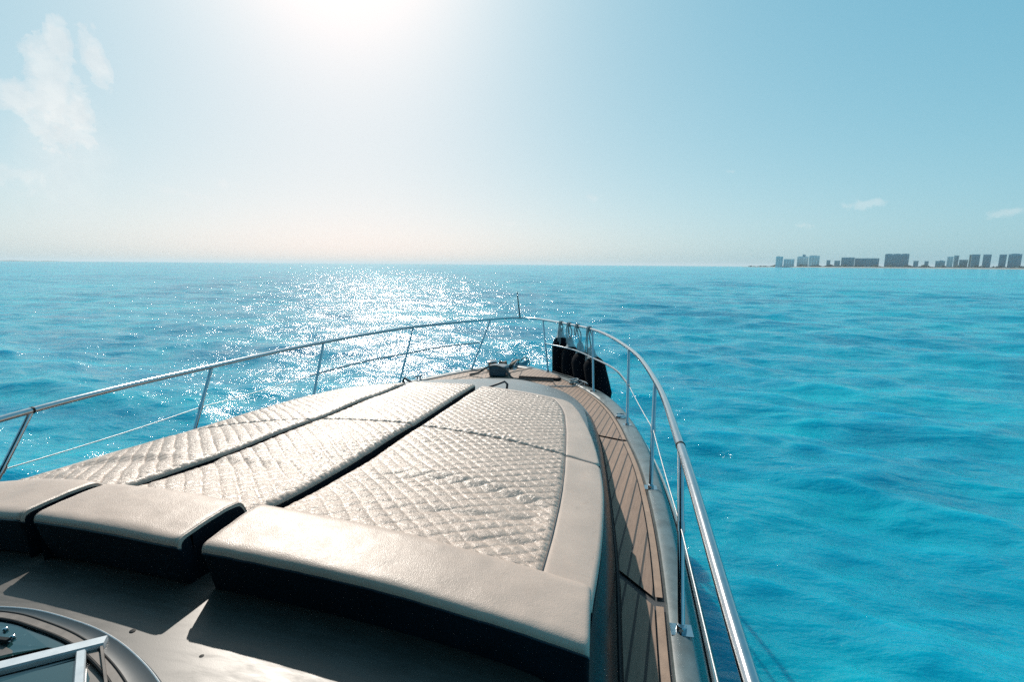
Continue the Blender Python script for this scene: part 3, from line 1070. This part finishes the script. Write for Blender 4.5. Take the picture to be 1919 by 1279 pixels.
# bow rail -------------------------------------------------------------
tops = [(2.0, 2.383, -0.890), (2.039, 3.896, -0.918), (1.928, 5.610, -0.952), (1.481, 7.553, -0.993), (0.515, 9.136, -1.029)]
bases = [(1.961, 1.928, -1.545), (1.987, 3.47, -1.634), (1.908, 5.201, -1.734), (1.516, 6.965, -1.835), (0.7, 8.32, -1.86)]
aft = [(1.90, -0.6, -0.98), (1.955, 1.064, -0.955)]
bow_pt = (0.0, 9.546, -1.039)
ctrl = aft + tops + [(0.24, 9.44, -1.036), bow_pt] + [(-0.24, 9.44, -1.036)] + [(-x, y, z) for x, y, z in reversed(aft + tops)]
rail_pts = curve_pts(ctrl, 14)
MB().tube(rail_pts, 0.0215, 16).build('top_rail', 'steel', yacht)
for side in (1, -1):
    t0 = Vector(tops[0]); t0.x *= side
    k = min(range(len(rail_pts)), key=lambda i: (rail_pts[i] - t0).length)
    a, b = rail_pts[k - 1], rail_pts[k + 1]
    d = (b - a).normalized()
    MB().tube([t0 - d * 0.006, t0 + d * 0.006], 0.0238, 16).build('rail_joint', 'seal_black', yacht)
mids = []
for side in (1, -1):
    for i, (t, b) in enumerate(zip(tops, bases)):
        T = Vector((t[0] * side, t[1], t[2])); Bp = Vector((b[0] * side, b[1], b[2]))
        s = MB().tube([Bp + (T - Bp) * q for q in (0, 0.5, 0.985)], 0.0155, 14).build('stanchion', 'steel', yacht)
        e = (T - Bp).normalized()
        pl = MB()
        pl.lathe([(0.040, 0.0), (0.040, 0.006), (0.036, 0.009), (0.023, 0.010), (0.021, 0.03), (0.0175, 0.034)], 20, (Bp - Vector((0, 0, 0.006)), (0, 0, 1)))
        pl.add([(Bp.x - 0.045, Bp.y - 0.035, Bp.z + 0.001), (Bp.x + 0.045, Bp.y - 0.035, Bp.z + 0.001), (Bp.x + 0.045, Bp.y + 0.035, Bp.z + 0.001), (Bp.x - 0.045, Bp.y + 0.035, Bp.z + 0.001),
                (Bp.x - 0.045, Bp.y - 0.035, Bp.z + 0.006), (Bp.x + 0.045, Bp.y - 0.035, Bp.z + 0.006), (Bp.x + 0.045, Bp.y + 0.035, Bp.z + 0.006), (Bp.x - 0.045, Bp.y + 0.035, Bp.z + 0.006)],
               [(0, 3, 2, 1), (4, 5, 6, 7), (0, 1, 5, 4), (1, 2, 6, 5), (2, 3, 7, 6), (3, 0, 4, 7)])
        pl.build('base_plate', 'steel', s)
        M = Bp + (T - Bp) * 0.525
        mids.append(M)
        MB().tube([M - e * 0.022, M + e * 0.022], 0.0195, 14).build('clamp', 'steel', s)
    ms = mids[-5:]
    c34 = (ms[3] + ms[4]) / 2 + Vector((0.10 * side, 0.05, 0))
    c23 = (ms[2] + ms[3]) / 2 + Vector((0.08 * side, 0.03, 0))
    MB().tube(curve_pts([ms[2], c23, ms[3], c34, ms[4]], 10), 0.0135, 12).build('mid_rail', 'steel', yacht)
    aftp = Vector((1.90 * side, -0.6, -1.22))
    wire = []
    for a, b in ((ms[2], ms[1]), (ms[1], ms[0]), (ms[0], aftp)):
        for q in range(8):
            t = q / 8
            wire.append(a + (b - a) * t - Vector((0, 0, 0.012 * 4 * t * (1 - t))))
    wire.append(aftp)
    MB().tube(wire, 0.0038, 8).build('lifeline', 'steel_wire', yacht)
    for k in (0,):
        d = (ms[1] - ms[2]).normalized()
        MB().tube([ms[2] + d * 0.03, ms[2] + d * 0.15], 0.0095, 10).build('turnbuckle', 'steel', yacht)
MB().tube([(0.0, 9.54, -1.03), (-0.03, 9.56, -0.80), (-0.062, 9.58, -0.515)], [0.014, 0.012, 0.009], 10).build('jackstaff', 'navy_piping', yacht)


def cleat(x, y, z, rot, L=0.22):
    m = MB()
    R_ = Matrix.Translation((x, y, z)) @ Matrix.Rotation(math.radians(rot), 4, 'Z')
    P = lambda a: R_ @ Vector(a)
    m.tube([P((-L / 2, 0, 0.052)), P((-L * 0.3, 0, 0.060)), P((0, 0, 0.058)), P((L * 0.3, 0, 0.060)), P((L / 2, 0, 0.052))], [0.006, 0.011, 0.014, 0.011, 0.006], 10)
    m.tube([P((-0.035, 0, 0)), P((-0.03, 0, 0.058))], 0.011, 10)
    m.tube([P((0.035, 0, 0)), P((0.03, 0, 0.058))], 0.011, 10)
    m.lathe([(0.055, 0), (0.055, 0.006), (0.04, 0.01)], 18, ((x, y, z), (0, 0, 1)))
    return m.build('cleat', 'steel', yacht)


cleat(1.36, 7.40, ZD + 0.022, 122, 0.26)
cleat(-1.36, 7.40, ZD + 0.022, 58, 0.26)
# fuel filler on the caprail
MB().lathe([(0.062, 0), (0.062, 0.018), (0.052, 0.034), (0.046, 0.036), (0.044, 0.028), (0.02, 0.027)], 24, ((1.85, 5.52, DECK(5.52) + 0.018), (0, 0, 1))).build('filler_cap', 'steel', yacht)
# grab handles on the cabin nose
for side in (1, -1):
    z0 = trunk_z(0.4, 5.45) - 0.01
    hp = [(0.40 * side, 4.92, roof_z(0.40, 4.92) - 0.02), (0.43 * side, 4.94, roof_z(0.43, 4.94) + 0.03), (0.58 * side, 5.02, roof_z(0.58, 5.02) + 0.10), (0.607 * side, 5.04, roof_z(0.6, 5.04) + 0.07), (0.59 * side, 5.06, roof_z(0.6, 5.06) - 0.03)]
    MB().tube(hp, 0.013, 10).build('grab_handle', 'navy_piping', yacht)
    MB().box((0.40 * side - 0.03, 4.88, roof_z(0.4, 4.9) - 0.03), (0.40 * side + 0.03, 4.93, roof_z(0.4, 4.9) + 0.025)).build('strap_anchor', 'seal_black', yacht, bevel=0.006)

# windlass
wl = thing('windlass', (0, 0, 0), None, None)
wl['_o'] = (0, 0, ZD)
wl.parent = yacht
wl.matrix_parent_inverse = Matrix.Identity(4)
wl.matrix_basis = Matrix.Identity(4)
MB().prism([(-0.27, 7.86), (0.03, 7.84), (0.05, 8.06), (-0.04, 8.14), (-0.22, 8.14), (-0.29, 8.04)], ZD + 0.003, ZD + 0.185).build('gearbox', 'windlass_blue', wl, bevel=0.03)
MB().lathe([(0.10, 0), (0.10, 0.03), (0.085, 0.05), (0.08, 0.09), (0.085, 0.12), (0.10, 0.135), (0.10, 0.165), (0.085, 0.175)], 26, ((-0.335, 8.40, ZD + 0.003), (0, 0, 1))).build('drum', 'steel', wl)
MB().lathe([(0.045, -0.08), (0.080, -0.065), (0.060, -0.02), (0.058, 0.02), (0.078, 0.055), (0.045, 0.07)], 22, ((-0.105, 8.30, ZD + 0.125), (1, 0.25, 0))).build('chain_wheel', 'rust_chain', wl)
# bow roller cheeks
for dx in (-0.05, 0.05):
    MB().add([(dx - 0.004, 8.5, ZD + 0.003), (dx + 0.004, 8.5, ZD + 0.003), (dx + 0.004, 9.15, ZD + 0.003), (dx - 0.004, 9.15, ZD + 0.003),
              (dx - 0.004, 8.55, ZD + 0.07), (dx + 0.004, 8.55, ZD + 0.07), (dx + 0.004, 9.12, ZD + 0.10), (dx - 0.004, 9.12, ZD + 0.10)],
             [(0, 3, 2, 1), (4, 5, 6, 7), (0, 1, 5, 4), (1, 2, 6, 5), (2, 3, 7, 6), (3, 0, 4, 7)]).build('bow_roller', 'steel', yacht, smooth=False)
MB().box((-0.09, 8.45, ZD + 0.0022), (0.09, 8.95, ZD + 0.0032)).build('roller_plate', 'steel', yacht, smooth=False)

# stowed anchor: shank along the roller, fluke forward, hoop
an = thing('anchor', (0.0, 8.9, ZD + 0.08), 'stowed anchor with blue fluke and thin hoop lying in the bow roller', 'anchor')
MB().tube([(-0.12, 8.48, ZD + 0.035), (-0.04, 8.72, ZD + 0.045), (0.03, 8.95, ZD + 0.075), (0.06, 9.02, ZD + 0.07)], [0.020, 0.024, 0.028, 0.024], 8).build('shank', 'shank_steel', an)
fl = [(-0.02, 8.96, ZD - 0.02), (0.19, 8.97, ZD - 0.16), (0.235, 9.06, ZD + 0.085), (0.07, 9.02, ZD + 0.02), (-0.01, 9.10, ZD + 0.10), (-0.06, 9.0, ZD - 0.02)]
fb = [(x, y + 0.02, z - 0.02) for x, y, z in fl]
MB().add(fl + fb, [(0, 1, 2, 3), (0, 3, 4, 5), (9, 8, 7, 6), (11, 10, 9, 6), (0, 6, 7, 1), (1, 7, 8, 2), (2, 8, 9, 3), (3, 9, 10, 4), (4, 10, 11, 5), (5, 11, 6, 0)]).build('fluke', 'anchor_steel', an, smooth=False)
hoop = [(0.165 + 0.085 * math.cos(a), 9.10, ZD + 0.0 + 0.11 * math.sin(a)) for a in np.linspace(-0.5, math.pi + 0.2, 24)]
MB().tube(hoop, 0.009, 8).build('roll_bar', 'navy_piping', an)

# ropes ---------------------------------------------------------------
hose = curve_pts([(-0.62, 7.90, ZD + 0.02), (-0.45, 7.86, ZD + 0.07), (-0.30, 7.80, ZD + 0.17), (-0.13, 7.76, ZD + 0.215), (0.03, 7.74, ZD + 0.17), (0.16, 7.70, ZD + 0.04), (0.28, 7.70, ZD + 0.02), (0.62, 7.68, ZD + 0.02), (0.86, 7.66, ZD + 0.02)], 12)
onboard(MB().tube(hose, 0.016, 10), 'mooring_rope', 'dark_rope', (0, 7.8, ZD), 'dark rope arching over the windlass box onto the teak', 'rope')
line = curve_pts([(0.86, 7.62, ZD + 0.012), (0.92, 7.40, ZD + 0.012), (1.02, 7.22, ZD + 0.012), (1.12, 7.02, ZD + 0.012)], 8)  # thin dark tube on a slant across the planks
onboard(MB().tube(line, 0.007, 8), 'dark_line', 'dark_rope', (0.9, 7.5, ZD), 'thin dark line slanting over the teak planks', 'dark_line')
line2 = curve_pts([(0.80, 7.30, ZD + 0.012), (1.0, 7.33, ZD + 0.012), (1.2, 7.36, ZD + 0.014), (1.33, 7.42, ZD + 0.05)], 8)
onboard(MB().tube(line2, 0.010, 8), 'mooring_rope', 'grey_rope', (1.1, 7.3, ZD), 'grey rope stretched across the teak to the chrome cleat', 'rope')
bund = []
for a in np.linspace(0, 7.5 * math.pi, 110):
    rr = 0.055 + 0.018 * math.sin(a * 0.37)
    bund.append((1.20 + rr * math.cos(a), 7.58 + rr * 0.9 * math.sin(a), ZD + 0.015 + a * 0.0025 + 0.008 * math.sin(a * 1.7)))
onboard(MB().tube(bund, 0.011, 7), 'rope_coil', 'pale_canvas', (1.2, 7.58, ZD), 'small pale coil of rope beside the starboard cleat', 'rope')
line3 = curve_pts([(0.80, 8.12, ZD + 0.07), (1.0, 7.95, ZD + 0.05), (1.12, 7.86, ZD + 0.045), (1.24, 7.68, ZD + 0.04), (1.33, 7.50, ZD + 0.06)], 8)
onboard(MB().tube(line3, 0.014, 8), 'mooring_rope', 'dark_rope', (1.1, 7.8, ZD), 'dark slack rope along the caprail below the fenders', 'rope')


# fenders --------------------------------------------------------------
def rail_at(y):
    best = min((p for p in rail_pts if p.x > 0), key=lambda p: abs(p.y - y))
    k = [i for i, p in enumerate(rail_pts) if (p - best).length < 1e-6][0]
    return best, (rail_pts[k + 1] - rail_pts[k - 1]).normalized()


def fender(ry, top, bot, rad, label, drop, flat=0.8):
    rp, rt = rail_at(ry)
    root = thing('fender', tuple(rp), label, 'fender', 'black fenders hung from the bow rail')
    T, Bt = Vector(top), Vector(bot)
    ax = (Bt - T)
    L = ax.length
    prof = [(0.022, 0.0), (0.035, 0.03), (0.045, 0.06), (rad * 0.50, 0.09), (rad * 0.74, 0.13), (rad * 0.91, 0.18), (rad, 0.25), (rad * 1.03, L * 0.6), (rad * 0.98, L - 0.14), (rad * 0.84, L - 0.06), (rad * 0.55, L - 0.01), (rad * 0.2, L)]
    m = MB().lathe(prof, 28, (T, ax))
    # a little slump and creasing in the cover
    for i, v in enumerate(m.v):
        q = Vector(v) - T
        k = 1 + 0.05 * math.sin(v[2] * 17 + v[0] * 9) * math.sin(v[1] * 13)
        h_ = q.dot(ax.normalized())
        c = T + ax.normalized() * h_
        m.v[i] = tuple(c + (Vector(v) - c) * k)
    m.build('cover', 'black_fender', root)
    MB().lathe([(0.030, -0.09), (0.050, -0.06), (0.060, 0.0), (0.062, 0.04), (0.085, 0.075), (0.10, 0.10)], 16, (T, ax)).build('neck', 'pale_canvas', root)
    out = Vector((rt.y, -rt.x, 0)).normalized()
    if out.x < 0:
        out = -out
    rp_ = MB()
    kn = []
    for a in np.linspace(0, 3 * 2 * math.pi, 60):
        kn.append(rp + rt * (-0.035 + 0.07 * a / (6 * math.pi)) + (out * math.cos(a) + Vector((0, 0, 1)) * math.sin(a)) * 0.031)
    rp_.tube(kn, 0.0105, 8)
    rp_.tube(curve_pts([rp + Vector((0, 0, -0.03)) + rt * 0.03, (rp + T) / 2 + rt * 0.015, T - ax.normalized() * 0.02], 6), 0.0095, 8)
    rp_.tube(curve_pts([rp + Vector((0, 0, -0.03)) - rt * 0.035, (rp * 0.6 + T * 0.4) - rt * 0.045 + out * 0.02, T - ax.normalized() * 0.01], 6), 0.0095, 8)
    lp = rp - out * 0.04
    rp_.tube(curve_pts([lp + Vector((0, 0, 0.0)), lp + rt * 0.03 + Vector((0, 0, -drop * 0.5)), lp + rt * 0.00 + Vector((0, 0, -drop)), lp - rt * 0.035 + Vector((0, 0, -drop * 0.45)), lp - rt * 0.03], 8), 0.0085, 8)
    rp_.build('rope', 'grey_rope', root)
    return root


fender(8.62, (0.885, 8.75, -1.22), (0.92, 8.50, -2.06), 0.160, 'black fender hanging nearest the bow, highest neck', 0.62)
fender(8.36, (1.083, 8.42, -1.34), (1.15, 8.15, -2.10), 0.17, 'second black fender from the bow with a thick bunch of grey rope', 0.34)
fender(8.02, (1.277, 8.02, -1.36), (1.39, 7.76, -2.12), 0.175, 'third black fender from the bow, pale canvas at its neck', 0.16)
fender(7.74, (1.471, 7.62, -1.37), (1.65, 7.33, -2.12), 0.175, 'black fender farthest from the bow, beside the upright rail post', 0.68)

# sun pads ---------------------------------------------------------------
pad_out_s = interp([(1.1, 1.575), (1.43, 1.59), (1.67, 1.607), (2.0, 1.625), (2.63, 1.631), (2.97, 1.613), (3.39, 1.574), (4.02, 1.475), (4.4, 1.395), (4.66, 1.32)])
pad_in_s = interp([(1.1, 1.40), (1.44, 1.413), (1.94, 1.42), (2.45, 1.415), (3.01, 1.388), (3.62, 1.345), (4.2, 1.27), (4.42, 1.21), (4.66, 1.12)])
ER = 0.018                                     # edge rounding


def samples(a, b, step, R=ER):
    e = np.array([0, 0.0008, 0.0025, 0.005, 0.009, 0.0135])
    n = max(2, int(round((b - a - 2 * R) / step)))
    return np.concatenate([a + e, np.linspace(a + R, b - R, n), b - e[::-1]])


def quilt(x, y, seed):
    """height of diamond quilting, 0 in the stitch lines"""
    wx = 0.010 * vnoise(x * 3.1 + 7 * seed, y * 2.7, seed) + 0.004 * vnoise(x * 9, y * 9, seed + 1)
    wy = 0.010 * vnoise(x * 2.9, y * 3.3 + 5 * seed, seed + 2) + 0.004 * vnoise(x * 8, y * 10, seed + 3)
    d = 0.090
    u = (x + wx + (y + wy)) / d
    v = (x + wx - (y + wy)) / d
    q = np.abs(np.sin(math.pi * u)) * np.abs(np.sin(math.pi * v))
    puff = q ** 0.30
    amp = 0.0076 * (1 + 0.35 * vnoise(x * 5, y * 5, seed + 4))
    wr = 0.0015 * vnoise(x * 55 + 8 * wy * 55, y * 70, seed + 6) + 0.0011 * vnoise(x * 120, y * 95, seed + 7)
    edge = np.minimum(np.abs(np.sin(math.pi * u)), np.abs(np.sin(math.pi * v)))
    return puff * amp + wr * puff - 0.0016 * np.exp(-(edge / 0.16) ** 2)


def sun_pad(name, label, y0, y1, side, kind, seed):
    """kind: 'mid' or 'edge' (has a smooth outer border, mirrored by side)"""
    cx = 0.0 if kind == 'mid' else side * 1.0
    cy = (y0 + y1) / 2
    root = thing('sun_pad', (cx, cy, float(pad_z(cx, cy)) - 0.11), label, 'sun pad', 'quilted sun pads on the foredeck')
    rc = 0.14 if y1 > 4 else 0.05

    def xl(y):
        return np.full_like(np.asarray(y, float), -0.345 if kind == 'mid' else 0.415)

    def xr(y):
        y = np.asarray(y, float)
        if kind == 'mid':
            return np.full_like(y, 0.345)
        x = pad_out_s(y)
        q = np.clip((y - (y1 - rc)) / rc, 0, 1)
        x = x - rc * (1 - np.sqrt(np.clip(1 - q * q, 0, 1)))
        if y0 > 2:
            q = np.clip(((y0 + 0.05) - y) / 0.05, 0, 1)
            x = x - 0.05 * (1 - np.sqrt(np.clip(1 - q * q, 0, 1)))
        return x

    def xi(y):
        return np.minimum(pad_in_s(y), xr(y) - 0.02)

    def height(X, Y):
        z = pad_z(X, Y)
        d = np.minimum.reduce([np.abs(X - xl(Y)), np.abs(xr(Y) - X), Y - y0, y1 - Y])
        k = np.clip((ER - d) / ER, 0, 1)
        z = z - ER * (1 - np.sqrt(np.clip(1 - k * k, 0, 1)))
        # soft sag towards the stitched edges
        z = z - 0.010 * np.exp(-d / 0.06) + 0.006 * vnoise(X * 2.2 + seed, Y * 2.2, seed + 9)
        return z

    parts = []
    step = 0.0066
    fy = 4.52 if (kind == 'edge' and y1 > 4) else None
    yq1 = fy if fy else y1
    ysq = samples(y0, y1, step) if not fy else np.concatenate([samples(y0, y1, step)[samples(y0, y1, step) < fy], [fy]])
    # quilted panel
    rows = []
    for y in ysq:
        a = float(xl(y)); b = float(xr(y)) if kind == 'mid' else float(xi(y))
        nq = int((0.69 if kind == 'mid' else 0.99) / step)
        if kind == 'mid':
            t = (samples(0, 1, 1 / nq, ER / 0.69))
            xs = a + (b - a) * t
        else:
            e = np.array([0, 0.0008, 0.0025, 0.005, 0.009, 0.0135])
            xs = np.concatenate([a + e, np.linspace(a + ER, b, nq)])
        rows.append(np.stack([xs, np.full_like(xs, y)], -1))
    P = np.array(rows)
    X, Y = P[..., 0], P[..., 1]
    Z = height(X, Y)
    dl = np.minimum.reduce([np.abs(X - xl(Y)), (np.abs(xr(Y) - X) if kind == 'mid' else np.abs(xi(Y) - X)), Y - y0, (yq1 - Y)])
    fade = np.clip(dl / 0.02, 0, 1)
    Z = Z + quilt(X * side + 3 * (kind == 'mid'), Y, seed) * fade
    # gathers along the stitched edges
    dout = (np.abs(xr(Y) - X) if kind == 'mid' else np.abs(xi(Y) - X))
    Z = Z + 0.0035 * np.sin(Y * 2 * math.pi / 0.036 + 2.0 * vnoise(X * 8, Y * 9, seed + 12)) * np.exp(-dout / 0.05) * fade
    dend = np.minimum(Y - y0, yq1 - Y)
    Z = Z + 0.0030 * np.sin(X * 2 * math.pi / 0.034 + 2.0 * vnoise(X * 9, Y * 8, seed + 13)) * np.exp(-dend / 0.04) * fade
    if y0 < 2:
        # a slack fold across the pad where its raised aft end begins
        yf = (2.10 + 0.03 * np.sin(X * 5.0 + seed) + 0.05 * (X - 0.9)) if kind == 'edge' else 2.0 - 0.10 * X
        t_ = (Y - yf)
        st = np.clip((t_ + 0.05) / 0.10, 0, 1)
        st = st * st * (3 - 2 * st)
        amp_ = (0.015 if kind == 'edge' else 0.010) * np.clip((X - 0.50) / 0.2 if kind == 'edge' else (0.28 - X) / 0.3, 0, 1) * np.clip((1.40 - X) / 0.08, 0, 1)
        Z = Z + amp_ * (st - 1) * np.exp(-np.clip(-t_ - 0.05, 0, 9) / 0.22) + amp_ * 0.35 * np.exp(-((t_ - 0.05) / 0.05) ** 2)
        # slanting pulls towards the outer seam
        if kind == 'edge':
            q_ = (Y - 1.78) - 0.42 * (X - 1.0)
            Z = Z - 0.010 * np.exp(-(q_ / 0.035) ** 2) * np.clip((X - 0.7) / 0.25, 0, 1) * np.clip((1.40 - X) / 0.1, 0, 1)
            q_ = (Y - 1.60) - 0.5 * (X - 1.15)
            Z = Z - 0.008 * np.exp(-(q_ / 0.03) ** 2) * np.clip((X - 0.95) / 0.2, 0, 1) * np.clip((1.40 - X) / 0.1, 0, 1)
    # long soft creases
    Z = Z + 0.004 * np.exp(-((Y - (y0 + 0.55 * (y1 - y0)) - 0.12 * X) / 0.03) ** 2) * (vnoise(X * 3, Y * 0 + seed, seed + 20))
    if kind == 'edge':
        tuck = np.exp(-(np.abs(xi(Y) - X) / 0.010) ** 2)
        Z = Z - 0.006 * tuck
        if fy:
            Z = Z - 0.004 * np.exp(-((fy - Y) / 0.010) ** 2)
    XX = X * side if side < 0 else X
    G = np.stack([XX, Y, Z], -1)
    if side < 0:
        G = G[:, ::-1]
    MB().grid(G).build('quilted_panel', 'quilted_vinyl', root, auto=80)
    if kind == 'edge':
        bysamp = samples(y0, y1, 0.012)
        if fy:
            bysamp = np.sort(np.unique(np.concatenate([bysamp, [fy]])))
        mb_ = MB()
        rows = []
        for y in bysamp:
            a, b = float(xi(y)), float(xr(y))
            e = np.array([0, 0.004, 0.010, 0.02])
            xs = np.concatenate([a + e * min(1, (b - a) / 0.12), np.linspace(a + 0.03 * min(1, (b - a) / 0.12), b - ER * min(1, (b - a) / 0.12), 10), b - np.array([0.026, 0.017, 0.010, 0.005, 0.0015, 0]) * min(1, (b - a) / 0.12)])
            rows.append(np.stack([xs, np.full_like(xs, y)], -1))
        P = np.array(rows)
        X, Y = P[..., 0], P[..., 1]
        Z = height(X, Y) - 0.004 * np.exp(-(np.abs(xi(Y) - X) / 0.008) ** 2) + 0.002 * vnoise(X * 14, Y * 6, seed + 30)
        G = np.stack([X * side, Y, Z], -1)
        if side < 0:
            G = G[:, ::-1]
        mb_.grid(G)
        if fy:
            rows = []
            for y in bysamp[bysamp >= fy]:
                a, b = float(xl(y)), float(xi(y))
                xs = np.concatenate([a + np.array([0, 0.0015, 0.005, 0.01, 0.017, 0.026]), np.linspace(a + ER, b, 50)])
                rows.append(np.stack([xs, np.full_like(xs, y)], -1))
            P = np.array(rows)
            X, Y = P[..., 0], P[..., 1]
            Z = height(X, Y) - 0.004 * np.exp(-((Y - fy) / 0.008) ** 2)
            G = np.stack([X * side, Y, Z], -1)
            if side < 0:
                G = G[:, ::-1]
            mb_.grid(G)
        mb_.build('border', 'cream_vinyl', root, auto=80)
        pts = [(float(xi(y)) * side, float(y), float(height(np.array(float(xi(y))), np.array(float(y)))) - 0.0015) for y in np.linspace(y0 + 0.012, fy or y1 - 0.012, 70)]
        if fy:
            pts += [(x * side, fy, float(height(np.array(x), np.array(fy))) - 0.0015) for x in np.linspace(float(xi(fy)), 0.44, 40)]
        MB().tube(pts, 0.0034, 8).build('piping', 'navy_piping', root)
    # navy side walls
    ys_ = samples(y0, y1, 0.03)
    loop = [(float(xr(y)), float(y)) for y in ys_] + [(float(x), y1) for x in np.linspace(float(xr(y1)), float(xl(y1)), 24)[1:]] + \
           [(float(xl(y)), float(y)) for y in ys_[::-1]][1:] + [(float(x), y0) for x in np.linspace(float(xl(y0)), float(xr(y0)), 24)[1:-1]]
    A = []
    for dz, ins in ((0.0, 0.0), (-0.004, -0.0015), (-0.05, 0.002), (-0.075, 0.012)):
        row = []
        for x, y in loop:
            z = float(height(np.array(x), np.array(y))) + dz
            gx = x + (cx * side - x) * ins if kind != 'mid' else x * (1 - ins * 2)
            row.append((gx * side if side < 0 else gx, y + (cy - y) * ins, z))
        row.append(row[0])
        A.append(row)
    A = np.array(A)
    if side < 0:
        A = A[:, ::-1]
    MB().grid(A[::-1]).build('side_wall', 'navy_shade_fabric', root, auto=80)
    return root


Y_A, Y_B, Y_C = 1.40, 2.945, 4.655
sun_pad('p', 'quilted cream sun pad with smooth right border, directly ahead of the longest bolster', Y_A, Y_B - 0.006, 1, 'edge', 3)
sun_pad('p', 'quilted cream sun pad with rounded outer corner, reaching the starboard side of the nose', Y_B + 0.006, Y_C, 1, 'edge', 8)
sun_pad('p', 'narrow quilted cream sun pad between the two dark gaps, behind the middle bolster', Y_A, Y_B + 0.02, 1, 'mid', 14)
sun_pad('p', 'narrow quilted cream sun pad between the two dark gaps, forward one by the nose', Y_B + 0.04, Y_C, 1, 'mid', 21)
sun_pad('p', 'quilted cream port side sun pad beside the water, the one touching a bolster', Y_A, Y_B + 0.02, -1, 'edge', 27)
sun_pad('p', 'quilted cream sun pad on the port side, forward one tapering to the nose', Y_B + 0.035, Y_C, -1, 'edge', 33)


# bolsters ----------------------------------------------------------------
def bolster(x0, x1, label, seed):
    """a padded roll across the aft edge, section in y-z swept along x"""
    cx = (x0 + x1) / 2
    root = thing('bolster', (cx, 1.28, float(roof_z(cx, 1.28))), label, 'bolster', 'smooth bolsters along the aft edge of the sun pads')
    sec = [(1.455, -0.120), (1.450, -0.075), (1.438, -0.035), (1.420, -0.008), (1.395, 0.002), (1.36, 0.006), (1.31, 0.008), (1.26, 0.008), (1.210, 0.007), (1.176, 0.006), (1.158, 0.000), (1.151, -0.011), (1.150, -0.024)]
    sec = [(float(a), float(b)) for a, b in zip(interp([(i, s[0]) for i, s in enumerate(sec)])(np.linspace(0, 12, 40)), interp([(i, s[1]) for i, s in enumerate(sec)])(np.linspace(0, 12, 40)))]
    e = np.array([0, 0.0006, 0.0016, 0.0035, 0.0065, 0.011, 0.016])
    xs = np.concatenate([x0 + e, np.linspace(x0 + 0.03, x1 - 0.03, int((x1 - x0) / 0.02)), x1 - e[::-1]])
    rows = []
    for x in xs:
        d = min(x - x0, x1 - x)
        k = max(0, (0.016 - d) / 0.016)
        sh = 1 - math.sqrt(max(0, 1 - k * k))
        row = []
        for y, z in sec:
            yy = y + (1.30 - y) * 0.07 * sh + 0.08 * max(0.0, 0.3 - x) * (1 if x > -0.6 else 0.72 / (0.3 - x) / 0.8 * 1.0)
            zz = z - 0.014 * sh
            zz += 0.003 * float(vnoise(np.array(x * 4.0), np.array(y * 5.0), seed)) + 0.0011 * float(vnoise(np.array(x * 22.0), np.array(y * 26.0), seed + 1))
            row.append((x, yy, -0.815 - 0.078 * x * x + zz))
        rows.append(row)
    G = np.array(rows)[:, ::-1]
    MB().grid(G).build('cushion', 'cream_vinyl', root, auto=80)
    # face below the roll and at both ends, shade put into its navy
    top_z = lambda x: -0.815 - 0.078 * x * x
    m = MB()
    f_rows = []
    for x in xs:
        d = min(x - x0, x1 - x)
        k = max(0, (0.016 - d) / 0.016)
        sh = 1 - math.sqrt(max(0, 1 - k * k))
        y = 1.150 + (1.30 - 1.150) * 0.07 * sh + 0.08 * max(0.0, 0.3 - x) * (1 if x > -0.6 else 0.72 / (0.3 - x) / 0.8 * 1.0)
        f_rows.append([(x, y, top_z(x) - 0.024 - 0.014 * sh), (x, y + 0.003, top_z(x) - 0.05), (x, y + 0.03, roof_z(x, 1.17) + 0.002 if abs(x) < 1.45 else roof_z(x, 1.17) - 0.02)])
    m.grid(np.array(f_rows)[:, ::-1])
    for x, sgn in ((x0, 1), (x1, -1)):
        ring = [(x, yy, zz) for (_, yy, zz) in rows[0 if sgn > 0 else -1]]
        low = [(x + sgn * 0.004, p[1] + 0.03 if p[1] < 1.2 else p[1], roof_z(x, p[1]) - 0.02) for p in ring]
        g = np.array([ring, low])
        m.grid(g if sgn > 0 else g[:, ::-1])
    m.build('side_wall', 'navy_shade_fabric', root, auto=60)
    for k_ in ((3, -4) if x1 < 1 else (3,)):
        MB().tube([tuple(p) for p in rows[k_]], 0.0032, 8).build('welt', 'cream_vinyl', root)
    seam = [(x, r[-1][1] - 0.001, r[-1][2]) for x, r in zip(xs, rows)]
    MB().tube(seam, 0.003, 6).build('piping', 'navy_piping', root)
    return root


bolster(0.415, 1.585, 'longest smooth cream bolster, in front of the pad with the smooth right border', 41)
bolster(-0.285, 0.335, 'short smooth cream bolster between the other two bolsters', 47)
bolster(-1.585, -0.345, 'smooth cream bolster at the picture edge on the port side', 53)

for o in bpy.data.objects:
    if '_o' in o.keys():
        del o['_o']


# haze -----------------------------------------------------------------
hm = bpy.data.materials.new('sea_haze')
hm.use_nodes = True
ht = hm.node_tree
ht.nodes.clear()
hv = N(ht, 'ShaderNodeVolumePrincipled', inp={'Density': 0.00009, 'Anisotropy': 0.2, 'Color': (0.86, 0.95, 1.0, 1)})
hout = N(ht, 'ShaderNodeOutputMaterial')
ht.links.new(hv.outputs[0], hout.inputs['Volume'])
MATS['sea_haze'] = hm
ho_ = MB().box((-27000, -27000, -3.2), (27000, 27000, 66)).build('haze', 'sea_haze', smooth=False)
del ho_['_o']
tag(ho_, 'pale sea haze over the water', None, None, 'stuff')
